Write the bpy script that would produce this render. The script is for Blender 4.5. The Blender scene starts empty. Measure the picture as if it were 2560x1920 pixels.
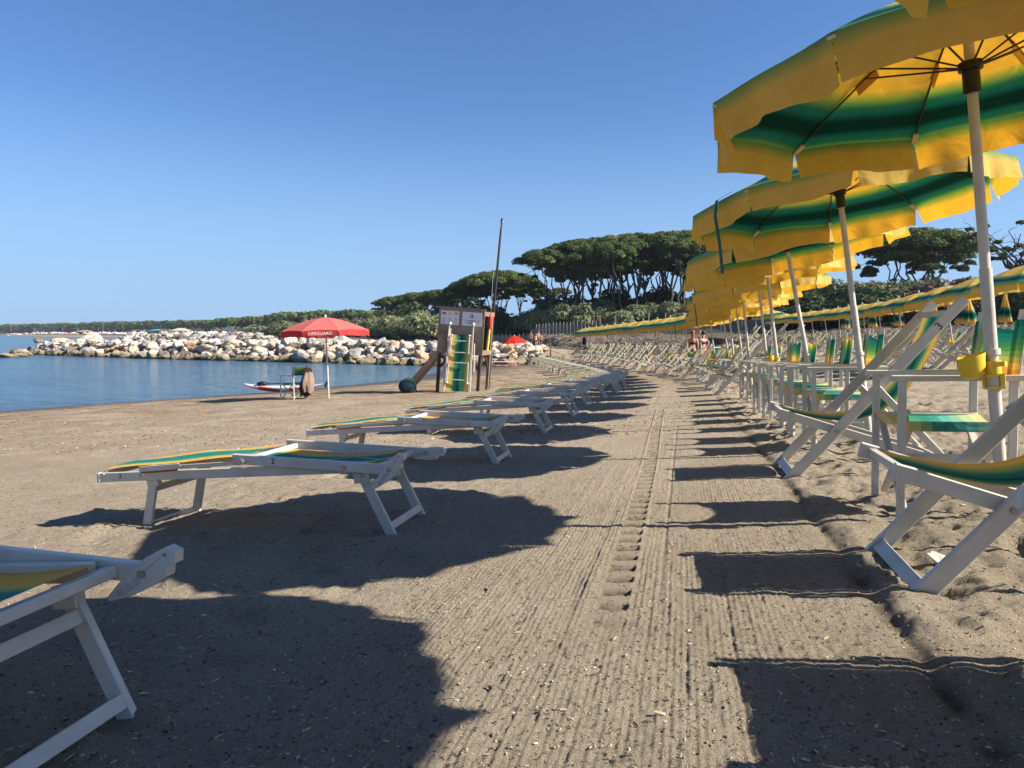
import bpy, bmesh, math, random
import numpy as np
from mathutils import Vector, Matrix, Euler
random.seed(7); np.random.seed(7)
D = bpy.data
R = math.radians

# ------------------------------------------------------------------ camera, world, sun, exposure
sc = bpy.context.scene
EYE = 2.25                                   # metres above the sea
cam = D.cameras.new('camera'); cam.lens = 26.18; cam.sensor_width = 36; cam.clip_start = .05; cam.clip_end = 9000
camo = D.objects.new('camera', cam); camo.location = (0, 0, EYE); camo.rotation_euler = (R(90-3.9), 0, 0)
sc.collection.objects.link(camo); sc.camera = camo

HEAD = R(13)                                 # the rows run 13 degrees right of straight ahead
SUN_AZ, SUN_EL = R(103), R(35.4)             # clockwise from +Y
w = D.worlds.new('World'); sc.world = w; w.use_nodes = True
nt = w.node_tree; nt.nodes.clear()
sky = nt.nodes.new('ShaderNodeTexSky'); sky.sky_type = 'NISHITA'; sky.sun_disc = False
sky.sun_elevation = SUN_EL; sky.sun_rotation = SUN_AZ
sky.air_density = 1.0; sky.dust_density = .35; sky.ozone_density = 2.2; sky.altitude = 0
bg = nt.nodes.new('ShaderNodeBackground'); bg.inputs['Strength'].default_value = .05
wo = nt.nodes.new('ShaderNodeOutputWorld')
tint = nt.nodes.new('ShaderNodeMix'); tint.data_type = 'RGBA'; tint.blend_type = 'MULTIPLY'; tint.inputs[0].default_value = 1; tint.inputs[7].default_value = (.74, 1.0, 1.36, 1)
tcw = nt.nodes.new('ShaderNodeTexCoord'); spw = nt.nodes.new('ShaderNodeSeparateXYZ'); nt.links.new(tcw.outputs['Generated'], spw.inputs[0])
hz = nt.nodes.new('ShaderNodeMapRange'); hz.inputs[1].default_value = 0; hz.inputs[2].default_value = .30; hz.inputs[3].default_value = .85; hz.inputs[4].default_value = 0; hz.interpolation_type = 'SMOOTHSTEP'
nt.links.new(spw.outputs[2], hz.inputs[0])
hm = nt.nodes.new('ShaderNodeMix'); hm.data_type = 'RGBA'; hm.inputs[7].default_value = (3.3, 5.2, 8.2, 1)      # pale blue air low over the sea
nt.links.new(sky.outputs[0], tint.inputs[6]); nt.links.new(tint.outputs[2], hm.inputs[6]); nt.links.new(hz.outputs[0], hm.inputs[0]); nt.links.new(hm.outputs[2], bg.inputs[0]); nt.links.new(bg.outputs[0], wo.inputs[0])
sun = D.lights.new('sun', 'SUN'); sun.energy = 5.0; sun.angle = R(.5); sun.color = (1, .93, .82)
suno = D.objects.new('sun', sun); sc.collection.objects.link(suno)
sd = Vector((math.sin(SUN_AZ)*math.cos(SUN_EL), math.cos(SUN_AZ)*math.cos(SUN_EL), math.sin(SUN_EL)))
suno.rotation_euler = sd.to_track_quat('Z', 'Y').to_euler()
sc.view_settings.view_transform = 'Standard'; sc.view_settings.look = 'None'
sc.view_settings.exposure = 1.18; sc.view_settings.gamma = 1; sc.view_settings.use_curve_mapping = False

# ------------------------------------------------------------------ helpers
C = sc.collection.objects
class MB:
    """collects shapes; build() links them as one mesh object"""
    def __init__(s): s.v = []; s.f = []; s.m = []; s.uv = []; s.sm = []
    def add(s, vs, fs, m=0, uvs=None, smooth=False):
        o = len(s.v); s.v += [tuple(p) for p in vs]
        for k, f in enumerate(fs):
            s.f.append([i+o for i in f]); s.m.append(m); s.sm.append(smooth)
            s.uv.append([uvs[i] for i in f] if uvs is not None else [(0, 0)]*len(f))
        return s
    def beam(s, a, b, w_, h_, up=(0, 0, 1), m=0, ch=.22):
        a = Vector(a); b = Vector(b); d = (b-a).normalized(); up = Vector(up)
        if abs(d.dot(up)) > .95: up = Vector((1, 0, 0))
        x = d.cross(up).normalized(); z = x.cross(d).normalized()
        hw, hh = w_/2, h_/2; c = min(hw, hh)*ch
        pr = [(hw-c, -hh), (hw, -hh+c), (hw, hh-c), (hw-c, hh), (-hw+c, hh), (-hw, hh-c), (-hw, -hh+c), (-hw+c, -hh)]
        vs = [p+x*u+z*v for p in (a, b) for u, v in pr]
        fs = [(i, (i+1) % 8, 8+(i+1) % 8, 8+i) for i in range(8)]+[tuple(range(7, -1, -1)), tuple(range(8, 16))]
        return s.add(vs, fs, m)
    def box(s, c, size, m=0):
        c = Vector(c); return s.beam(c-Vector((0, 0, size[2]/2)), c+Vector((0, 0, size[2]/2)), size[1] if 0 else size[0], size[1], (0, 1, 0), m) if False else s._box(c, size, m)
    def _box(s, c, sz, m):
        x, y, z = sz[0]/2, sz[1]/2, sz[2]/2
        vs = [(c[0]+i*x, c[1]+j*y, c[2]+k*z) for k in (-1, 1) for j in (-1, 1) for i in (-1, 1)]
        return s.add(vs, [(0, 2, 3, 1), (4, 5, 7, 6), (0, 1, 5, 4), (2, 6, 7, 3), (0, 4, 6, 2), (1, 3, 7, 5)], m)
    def tube(s, pts, rad, n=10, m=0, cap=True):
        pts = [Vector(p) for p in pts]; N = len(pts)
        rs = rad if isinstance(rad, (list, tuple)) else [rad]*N
        vs = []; ref = None
        for i, p in enumerate(pts):
            d = (pts[min(i+1, N-1)]-pts[max(i-1, 0)]).normalized()
            if ref is None:
                ref = Vector((1, 0, 0)) if abs(d.z) > .7 else Vector((0, 0, 1))
            x = (ref-d*ref.dot(d)).normalized(); y = d.cross(x); ref = x
            vs += [p+(x*math.cos(t)+y*math.sin(t))*rs[i] for t in [2*math.pi*k/n for k in range(n)]]
        fs = [(i*n+k, i*n+(k+1) % n, (i+1)*n+(k+1) % n, (i+1)*n+k) for i in range(N-1) for k in range(n)]
        s.add(vs, fs, m, smooth=True)
        if cap:
            s.add(vs[:n], [tuple(range(n-1, -1, -1))], m); s.add(vs[-n:], [tuple(range(n))], m)
        return s
    def ball(s, c, r, n=8, m=0, sc_=(1, 1, 1)):
        vs = []; 
        for i in range(n+1):
            ph = math.pi*i/n
            for k in range(2*n):
                t = math.pi*k/n
                vs.append((c[0]+r*sc_[0]*math.sin(ph)*math.cos(t), c[1]+r*sc_[1]*math.sin(ph)*math.sin(t), c[2]+r*sc_[2]*math.cos(ph)))
        N = 2*n
        fs = [(i*N+k, (i+1)*N+k, (i+1)*N+(k+1) % N, i*N+(k+1) % N) for i in range(n) for k in range(N)]
        return s.add(vs, fs, m, smooth=True)
    def grid(s, P, m=0, uv=None, smooth=True, double=0):
        """P[i][j] points"""
        a, b = len(P), len(P[0]); vs = [p for r in P for p in r]; uvs = [q for r in uv for q in r] if uv else None
        return s.add(vs, [(i*b+j, i*b+j+1, (i+1)*b+j+1, (i+1)*b+j) for i in range(a-1) for j in range(b-1)], m, uvs, smooth)
    def merge(s, o, m=0, M=None):
        off = len(s.v); s.v += [tuple(M @ Vector(p)) for p in o.v] if M else o.v
        s.f += [[i+off for i in f] for f in o.f]; s.m += [m+k for k in o.m]; s.uv += o.uv; s.sm += o.sm
        return s
    def mesh(s, name, mats):
        me = D.meshes.new(name); me.from_pydata(s.v, [], s.f)
        for m in (mats if isinstance(mats, (list, tuple)) else [mats]): me.materials.append(m)
        me.polygons.foreach_set('material_index', s.m); me.polygons.foreach_set('use_smooth', s.sm)
        uvl = me.uv_layers.new(name='UVMap'); uvl.data.foreach_set('uv', [c for f in s.uv for q in f for c in q])
        me.update(); return me
    def build(s, name, mats, parent=None):
        o = D.objects.new(name, s.mesh(name, mats)); C.link(o)
        if parent: o.parent = parent
        return o

def tag(o, label=None, cat=None, group=None, kind=None):
    if label: o['label'] = label
    if cat: o['category'] = cat
    if group: o['group'] = group
    if kind: o['kind'] = kind
    return o
def empty(name, loc, rot=(0, 0, 0)):
    o = D.objects.new(name, None); o.empty_display_size = .1; o.location = loc; o.rotation_euler = rot; C.link(o); return o
def link_mesh(name, me, parent=None, loc=None, rot=None, scale=None):
    o = D.objects.new(name, me); C.link(o)
    if parent: o.parent = parent
    if loc is not None: o.location = loc
    if rot is not None: o.rotation_euler = rot
    if scale is not None: o.scale = scale if hasattr(scale, '__len__') else (scale,)*3
    return o

# --- a kit is a list of parts (name, MB, material, [sub-parts]); near things get every part, far copies one mesh
KEEP = {'bottle_holder', 'dish', 'hub', 'bracket', 'cord', 'folded_canopy', 'tie_strap', 'seat', 'backrest', 'finial', 'canopy', 'valance', 'sling', 'seat_sling', 'head_sling', 'leg_bracket', 'pole', 'upper_pole', 'collar'}
def pieces(mb):
    """split a builder into its loose pieces"""
    par = {}
    def find(a):
        while par.setdefault(a, a) != a: a = par[a]
        return a
    key = [tuple(round(c, 5) for c in v) for v in mb.v]
    for f in mb.f:
        r0 = find(key[f[0]])
        for i in f[1:]: par[find(key[i])] = r0
    out = {}
    for fi, f in enumerate(mb.f):
        r0 = find(key[f[0]]); b, mp = out.setdefault(r0, (MB(), {}))
        idx = []
        for i in f:
            if i not in mp: mp[i] = len(b.v); b.v.append(mb.v[i])
            idx.append(mp[i])
        b.f.append(idx); b.m.append(mb.m[fi]); b.uv.append(mb.uv[fi]); b.sm.append(mb.sm[fi])
    return [q[0] for q in out.values()]
def expand(parts):
    res = []
    for p in parts:
        sub = expand(p[3]) if len(p) > 3 else []
        if p[0] in KEEP: res.append((p[0], p[1], p[2], sub)); continue
        for k, b in enumerate(pieces(p[1])): res.append((p[0], b, p[2], sub if k == 0 else []))
    return res
class Kit:
    def __init__(s, name, parts):
        s.name = name; s.parts = expand(parts); s.meshes = {}; s.joined = None
    def near(s, loc, rot, scale=1):
        root = empty(s.name, loc, rot); root.scale = (scale,)*3
        s._put(s.parts, root, ''); return root
    def _put(s, parts, parent, path):
        for i, p in enumerate(parts):
            key = path+str(i)
            if key not in s.meshes: s.meshes[key] = p[1].mesh(p[0], p[2])
            o = link_mesh(p[0], s.meshes[key], parent)
            if len(p) > 3: s._put(p[3], o, key+'.')
    def far(s, loc, rot, scale=1):
        if s.joined is None:
            J = MB(); mats = []
            def rec(parts):
                for p in parts:
                    ms = p[2] if isinstance(p[2], (list, tuple)) else [p[2]]
                    J.merge(p[1], len(mats)); mats.extend(ms)
                    if len(p) > 3: rec(p[3])
            rec(s.parts); s.joined = J.mesh(s.name, mats)
        return link_mesh(s.name, s.joined, None, loc, rot, scale)

# ------------------------------------------------------------------ materials
def nodes(m): 
    m.use_nodes = True; t = m.node_tree; return t, t.nodes, t.links
def col4(c): return (c[0], c[1], c[2], 1)
def mat(name, c, rough=.6, noise=.12, scale=8, metal=0, spec=.5, bump=0, bscale=60, c2=None, coat=0):
    m = D.materials.new(name); t, n, l = nodes(m); b = n['Principled BSDF']
    b.inputs['Roughness'].default_value = rough; b.inputs['Metallic'].default_value = metal
    b.inputs['Specular IOR Level'].default_value = spec
    tc = n.new('ShaderNodeTexCoord'); nz = n.new('ShaderNodeTexNoise'); nz.inputs['Scale'].default_value = scale; nz.inputs['Detail'].default_value = 6
    l.new(tc.outputs['Object'], nz.inputs['Vector'])
    r = n.new('ShaderNodeValToRGB'); l.new(nz.outputs['Fac'], r.inputs[0])
    lo = c2 if c2 else [x*(1-noise*2) for x in c]; r.color_ramp.elements[0].color = col4(lo); r.color_ramp.elements[0].position = .3
    r.color_ramp.elements[1].color = col4(c); r.color_ramp.elements[1].position = .62
    l.new(r.outputs[0], b.inputs['Base Color'])
    if bump:
        n2 = n.new('ShaderNodeTexNoise'); n2.inputs['Scale'].default_value = bscale; n2.inputs['Detail'].default_value = 8
        l.new(tc.outputs['Object'], n2.inputs['Vector'])
        bp = n.new('ShaderNodeBump'); bp.inputs['Strength'].default_value = bump; bp.inputs['Distance'].default_value = .02
        l.new(n2.outputs['Fac'], bp.inputs['Height']); l.new(bp.outputs[0], b.inputs['Normal'])
    return m
def fabric(name, stops, axis='V', trans=.4, sat=1.6, step=0, tcol=None):
    """striped cloth: colour ramp along one UV axis, part translucent"""
    m = D.materials.new(name); t, n, l = nodes(m); b = n['Principled BSDF']; out = n['Material Output']
    b.inputs['Roughness'].default_value = .85; b.inputs['Specular IOR Level'].default_value = .15
    tc = n.new('ShaderNodeTexCoord'); sp = n.new('ShaderNodeSeparateXYZ'); l.new(tc.outputs['UV'], sp.inputs[0])
    src = sp.outputs[1 if axis == 'V' else 0]
    if step:
        sn = n.new('ShaderNodeMath'); sn.operation = 'SNAP'; sn.inputs[1].default_value = step; l.new(src, sn.inputs[0]); src = sn.outputs[0]
    r = n.new('ShaderNodeValToRGB'); e = r.color_ramp.elements
    while len(e) > 1: e.remove(e[-1])
    e[0].position = stops[0][0]; e[0].color = col4(stops[0][1])
    for p, c in stops[1:]:
        k = e.new(p); k.color = col4(c)
    l.new(src, r.inputs[0])
    nz = n.new('ShaderNodeTexNoise'); nz.inputs['Scale'].default_value = 9; nz.inputs['Detail'].default_value = 5; l.new(tc.outputs['Object'], nz.inputs['Vector'])
    mr = n.new('ShaderNodeMapRange'); mr.inputs[3].default_value = .86; mr.inputs[4].default_value = 1.06; l.new(nz.outputs['Fac'], mr.inputs[0])
    mx = n.new('ShaderNodeMix'); mx.data_type = 'RGBA'; mx.blend_type = 'MULTIPLY'; mx.inputs[0].default_value = 1
    l.new(r.outputs[0], mx.inputs[6]); l.new(mr.outputs[0], mx.inputs[7])
    l.new(mx.outputs[2], b.inputs['Base Color'])
    g = n.new('ShaderNodeGamma'); g.inputs[1].default_value = sat; l.new(mx.outputs[2], g.inputs[0])
    tr = n.new('ShaderNodeBsdfTranslucent'); l.new(g.outputs[0], tr.inputs[0])
    ms = n.new('ShaderNodeMixShader'); ms.inputs[0].default_value = trans
    l.new(b.outputs[0], ms.inputs[1]); l.new(tr.outputs[0], ms.inputs[2]); l.new(ms.outputs[0], out.inputs[0])
    n2 = n.new('ShaderNodeTexNoise'); n2.inputs['Scale'].default_value = 6; n2.inputs['Detail'].default_value = 3; n2.inputs['Distortion'].default_value = 1.5; l.new(tc.outputs['Object'], n2.inputs['Vector'])
    bp = n.new('ShaderNodeBump'); bp.inputs['Strength'].default_value = .35; bp.inputs['Distance'].default_value = .03
    l.new(n2.outputs['Fac'], bp.inputs['Height']); l.new(bp.outputs[0], b.inputs['Normal']); l.new(bp.outputs[0], tr.inputs['Normal'])
    return m

WHITE = mat('white_painted_aluminium', (.55, .51, .44), .36, .10, 7, spec=.5, bump=.05, bscale=30)
PLASTIC = mat('white_plastic', (.56, .52, .44), .45, .06, 6)
GREYCAP = mat('grey_plastic_cap', (.42, .42, .42), .5)
STEEL = mat('steel_bolt', (.35, .35, .35), .35, metal=.8)
BLACKP = mat('black_plastic', (.012, .012, .013), .45)
DARKIRON = mat('dark_brown_iron', (.02, .014, .012), .5)
YELLOWP = mat('yellow_plastic', (.75, .50, .03), .38, .04)
INK = mat('black_marker_ink', (.05, .05, .06), .8)
CORD = mat('thin_white_cord', (.6, .6, .57), .8)
REDTRIM = mat('red_trim', (.35, .07, .03), .6)
WOOD = mat('weathered_brown_wood', (.25, .175, .115), .75, .2, 3, bump=.4, bscale=25)
DARKWOOD = mat('dark_stained_wood', (.045, .028, .02), .7, .15, 5, bump=.4, bscale=30)
PALEWOOD = mat('pale_pine_wood', (.42, .28, .15), .7, .12, 6, bump=.3, bscale=30)
PANELW = mat('grey_brown_plywood', (.30, .235, .175), .75, .2, 2.5, bump=.3, bscale=12, c2=(.15, .11, .08))
SKIN = mat('tanned_skin', (.48, .27, .17), .55, .06)
NAVY = mat('navy_cloth', (.02, .025, .06), .85)
HAIRD = mat('dark_hair', (.02, .013, .01), .6)
REDHAIR = mat('red_hair', (.35, .045, .015), .55)
ROPE = mat('pale_rope', (.5, .46, .38), .9)
GREENSTRAP = mat('dark_green_strap', (.01, .085, .06), .7)
CREAM = mat('cream_pocket_cloth', (.62, .52, .36), .85)
YEL = (.84, .59, .14); YOR = (.84, .42, .07); LIME = (.36, .46, .14); GRN = (.05, .25, .15); TEAL = (.02, .22, .175); DK = (.004, .078, .06); LTE = (.12, .44, .37); CRM = (.80, .60, .28)
CANOPY = fabric('striped_canopy_cloth', [(0, TEAL), (.06, LTE), (.11, LIME), (.16, YEL), (.50, YEL), (.555, LIME), (.595, GRN), (.63, TEAL), (.67, DK), (.73, DK), (.765, TEAL), (.80, GRN), (.84, LIME), (.89, YEL), (1, YEL)], 'V', .5, 2.1, step=.0125)
POCK = fabric('yellow_pocket_cloth', [(0, YEL), (1, YEL)], 'V', .4, 2.1)
SEATC = fabric('striped_deckchair_cloth', [(0, YOR), (.10, YEL), (.22, LIME), (.33, GRN), (.42, TEAL), (.50, DK), (.58, TEAL), (.67, GRN), (.78, LIME), (.90, YEL), (1, YOR)], 'U', .25, 1.3, step=.045)
LOUNGEC = fabric('striped_lounger_mesh_cloth', [(0, YOR), (.06, YOR), (.12, LIME), (.18, GRN), (.24, TEAL), (.46, TEAL), (.53, GRN), (.59, LIME), (.66, YOR), (1, YOR)], 'U', .22, 1.3, step=.03)
BACKC = fabric('striped_backrest_cloth', [(0, YOR), (.12, YEL), (.28, LIME), (.42, (.14, .35, .08)), (.60, GRN), (.78, TEAL), (1, DK)], 'V', .35, 1.3, step=.11)
BACKF = fabric('striped_backrest_cloth_reversed', [(0, DK), (.2, TEAL), (.42, GRN), (.58, (.14, .35, .08)), (.74, LIME), (.88, YEL), (1, YOR)], 'V', .35, 1.3, step=.11)
SEATD = fabric('striped_director_seat_cloth', [(0, CRM), (.15, LIME), (.30, GRN), (.45, TEAL), (.62, LTE), (.78, (.35, .55, .25)), (.9, CRM), (1, CRM)], 'U', .2, 1.2, step=.1)
REDC = fabric('faded_red_canopy_cloth', [(0, (.62, .15, .135)), (1, (.62, .15, .135))], 'V', .25, 1.3)
REDV = fabric('red_valance_cloth', [(0, (.56, .06, .055)), (1, (.56, .06, .055))], 'V', .3, 1.3)
BRED = fabric('bright_red_cloth', [(0, (.75, .03, .02)), (1, (.75, .03, .02))], 'V', .25, 1.2)
LETTER = mat('white_lettering', (.8, .8, .78), .7)

# ------------------------------------------------------------------ ground shape
def Xc(Y):
    Y = np.asarray(Y, float)
    a = .231*np.minimum(Y, 20); u = np.clip(Y-20, 0, 10); b = .231*u-.0281*u*u/2
    return a+b-.05*np.maximum(Y-30, 0)*np.exp(-np.maximum(Y-60, 0)/400)
LQ = [-70, -30, -9.5, -4, -1.5, 0, 1.3, 8, 14, 25, 70]; LH = [2.6, 1.9, 1.14, 1.00, .92, .83, .74, .25, -.1, -.3, -.6]
WY = [-40, 0, 10, 21.9, 31, 36, 44, 51, 58, 70, 90, 150, 250, 330, 450, 700, 1500]
WX = [-42, -27, -21, -15, -8.1, -5.5, -4.6, -6, -9, -22, -36, -60, -100, -170, -290, -485, -1100]
def smin(a, b, k): 
    h = np.clip(.5+.5*(b-a)/k, 0, 1); return b*(1-h)+a*h-k*h*(1-h)
TX = [-12, 0, 3, 6, 9, 14, 20, 30, 60]; TY = [140, 92, 66, 58, 55, 50, 46, 44, 46]
def G(X, Y, bank=True):
    X = np.asarray(X, float); Y = np.asarray(Y, float)
    q = (X-Xc(Y))*.974
    A = .03*np.minimum(Y, 28)+.012*np.clip(Y-28, 0, 32)
    z = EYE-(np.interp(q, LQ, LH)+A)
    z = np.where(Y > 60, z*.0+np.maximum(z, .9)*np.clip(1-(Y-60)/60, 0, 1)+1.5*np.clip((Y-60)/60, 0, 1), z)
    if bank:
        d = Y-np.interp(X, TX, TY)
        t = np.clip(d/6, 0, 1); t = t*t*(3-2*t)
        hb = np.interp(X, [-15, -2, 4, 10, 20, 35], [.0, .3, 1.15, 1.5, 1.9, 2.1])
        z = z+hb*t
    s = X-np.interp(Y, WY, WX)
    zs = np.where(s > 0, .075*s, .12*s)
    z = smin(z, zs, .25)
    return np.maximum(z, -3)
def gz(x, y): return float(G(x, y))
def P(s, t):
    """point on the path frame: s metres along the rows, t metres to the right"""
    y = s*math.cos(HEAD)-t*math.sin(HEAD); x = s*math.sin(HEAD)+t*math.cos(HEAD); return x, y
def row(Y, t):
    """point beside the (curving) path at depth Y, t to the right; and heading there"""
    x = float(Xc(Y))+t/.974; dx = float(Xc(Y+.5)-Xc(Y-.5)); return x, Y, -math.atan(dx)

def hashn(ix, iy, seed):
    h = (ix.astype(np.int64)*374761393+iy.astype(np.int64)*668265263+seed*1442695041) & 0x7fffffff
    h = (h ^ (h >> 13))*1274126177 & 0x7fffffff
    return ((h ^ (h >> 16)) & 0xffff)/65535.
def vn(x, y, seed=0):
    ix = np.floor(x); iy = np.floor(y); fx = x-ix; fy = y-iy; fx = fx*fx*(3-2*fx); fy = fy*fy*(3-2*fy)
    a = hashn(ix, iy, seed); b = hashn(ix+1, iy, seed); c = hashn(ix, iy+1, seed); d = hashn(ix+1, iy+1, seed)
    return (a+(b-a)*fx)*(1-fy)+(c+(d-c)*fx)*fy-.5
def band(x, a, b, e): return np.clip((x-a)/e, 0, 1)*np.clip((b-x)/e, 0, 1)
def detail(q, Y, X):
    """sand relief in metres: rake furrows, tyre tread, footprints, lumps"""
    fine = np.clip(1.4-Y/26, 0, 1)
    wob = .012*vn(q*1.3, Y*.9, 3)+.006*vn(q*6, Y*3, 4)
    edge = .60+.03*vn(Y*.8, Y*0, 5)
    path = band(q+wob*2, -1.15, edge, .12)
    patchy = np.clip(.45+2.2*(vn(q*1.6, Y*.55, 6)+.7*vn(q*4, Y*1.9, 60))+.15, .04, 1)
    fur = (.55*np.sin((q+wob)*2*math.pi/.019+1.6*vn(q*.7, Y*.25, 7))+1.5*vn((q+wob)*48, Y*.8, 70)+.9*vn(q*90, Y*14, 71))*.0034*(.5+(vn(q*40, Y*2.5, 8)+.5))
    near = np.clip(1.25-Y/11, 0, 1)
    z = path*patchy*fur*near*.72+path*near*(vn(X*28, Y*28, 72)*.005+vn(X*60, Y*60, 73)*.0055+vn(X*9, Y*9, 74)*.008)
    # broader furrows that stay visible further out
    z = z+path*.0042*vn((q+wob)*13, Y*.35, 17)*np.clip(1.8-Y/30, 0, 1)*(.4+patchy*.8)+path*.012*vn(q*2.2, Y*.8, 18)
    # scraped edge on the right and the groove of the rake end
    z = z-.014*np.clip(.7+1.6*vn(Y*1.7, Y*0, 19), 0, 1)*np.exp(-((q-edge-.02)/.026)**2)*np.clip(1.6-Y/9, 0, 1)*(1.0+.9*vn(q*20, Y*25, 9))+.010*np.exp(-((q-edge-.10)/.05)**2)*(1+vn(q*12, Y*9, 10))
    z = z-.006*np.exp(-((q+.07)/.008)**2)*band(Y, 2.2, 9, .5)*(1+.6*vn(q*9, Y*5, 11))
    # tyre tread bars
    tc = q+.22+.05*vn(Y*.35, Y*0, 12)+.012*(Y-3)
    bars = np.clip(np.sin(Y*2*math.pi/.15+tc*9)*2.5-.4, 0, 1)*np.clip(.9+.5*vn(tc*8, Y*3, 75), .3, 1)
    z = z*(1-.97*band(tc, -.085, .07, .012)*band(Y, 2.2, 12, .3))-.026*band(tc, -.06, .05, .006)*bars*band(Y, 2.2, 12, .3)+.004*band(tc, -.08, .065, .01)*band(Y, 2.2, 12, .3)
    # churned sand, mostly beside the chairs
    churn = np.clip((q-edge)/.25, 0, 1)
    lum = vn(X*2.6, Y*2.6, 20)*.05+vn(X*5.7, Y*5.7, 21)*.06+vn(X*12, Y*12, 22)*.045+vn(X*27, Y*27, 23)*.022+vn(X*60, Y*60, 230)*.009
    z = z+churn*lum*.82*np.clip(1.5-Y/45, .25, 1)
    left = np.clip((-q-.75)/.6, 0, 1)
    lum2 = vn(X*1.7, Y*1.7, 24)*.03+vn(X*6, Y*6, 25)*.022+vn(X*15, Y*15, 26)*.016+vn(X*33, Y*33, 27)*.009+vn(X*70, Y*70, 28)*.004
    z = z+left*lum2*np.clip(1.4-Y/50, .2, 1)
    # footprints as shallow ovals on jittered cells
    for sd_, cs, dp in ((30, .42, .022), (31, .6, .02)):
        cx = np.floor(X/cs); cy = np.floor(Y/cs)
        px = (cx+.2+.6*hashn(cx, cy, sd_))*cs; py = (cy+.2+.6*hashn(cx, cy, sd_+5))*cs
        an = hashn(cx, cy, sd_+9)*3.1; ca, sa = np.cos(an), np.sin(an)
        u = ((X-px)*ca+(Y-py)*sa)/.11; v = (-(X-px)*sa+(Y-py)*ca)/.05
        rr = np.sqrt(u*u+v*v); on = (hashn(cx, cy, sd_+13) > .45)
        z = z+on*np.maximum(churn, left*.8)*(-dp*np.exp(-rr**3)+.008*np.exp(-((rr-1.35)/.3)**2))*np.clip(1.2-Y/30, 0, 1)
    z = z+.0022*vn(X*70, Y*70, 33)*fine
    z = z+np.where(Y > 20, .05*vn(X*.5, Y*.5, 36), 0)
    # straw bank lumps
    dB = Y-np.interp(X, TX, TY)
    ob = np.clip(dB/3, 0, 1)*(Y < 150)
    z = z+ob*(vn(X*.7, Y*.7, 40)*.35+vn(X*1.9, Y*1.9, 41)*.22+vn(X*4.5, Y*4.5, 42)*.12)
    sea = np.clip((G(X, Y)-.05)/.3, .0, 1)
    return z*sea

def build_ground():
    qs = list(np.arange(-1.2, .80, .0045))
    step = .012; x = .80; right = []
    while x < 1500:
        right.append(x); step = .013 if x < 3.2 else min(step*1.06, 90); x += step
    step = .012; x = -1.2; left = []
    while x > -1900:
        step = .014 if x > -3.4 else min(step*1.05, 110); x -= step; left.append(x)
    qs = np.array(left[::-1]+qs+right)
    ys = [-8., -6, -4, -3, -2.2, -1.5, -1, -.5, 0, .4, .7, .9]
    y = 1.0
    while y < 1600:
        ys.append(y); y += max(.011, .0062*y) if y < 70 else .03*y
    ys = np.array(ys)
    Q, Y = np.meshgrid(qs, ys)
    X = Q+Xc(Y)
    Z = G(X, Y)+detail(Q*.974, Y, X)
    nx, ny = len(qs), len(ys)
    me = D.meshes.new('ground'); co = np.stack([X, Y, Z], -1).reshape(-1, 3)
    me.vertices.add(nx*ny); me.vertices.foreach_set('co', co.ravel())
    i = (np.arange(ny-1)[:, None]*nx+np.arange(nx-1)[None, :]).ravel()
    f = np.stack([i, i+1, i+1+nx, i+nx], 1)
    me.loops.add(f.size); me.loops.foreach_set('vertex_index', f.ravel())
    me.polygons.add(len(f)); me.polygons.foreach_set('loop_start', np.arange(0, f.size, 4)); me.polygons.foreach_set('loop_total', np.full(len(f), 4))
    me.polygons.foreach_set('use_smooth', np.ones(len(f), bool))
    me.update(); me.validate()
    print('ground quads', len(f))
    return me

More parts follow.
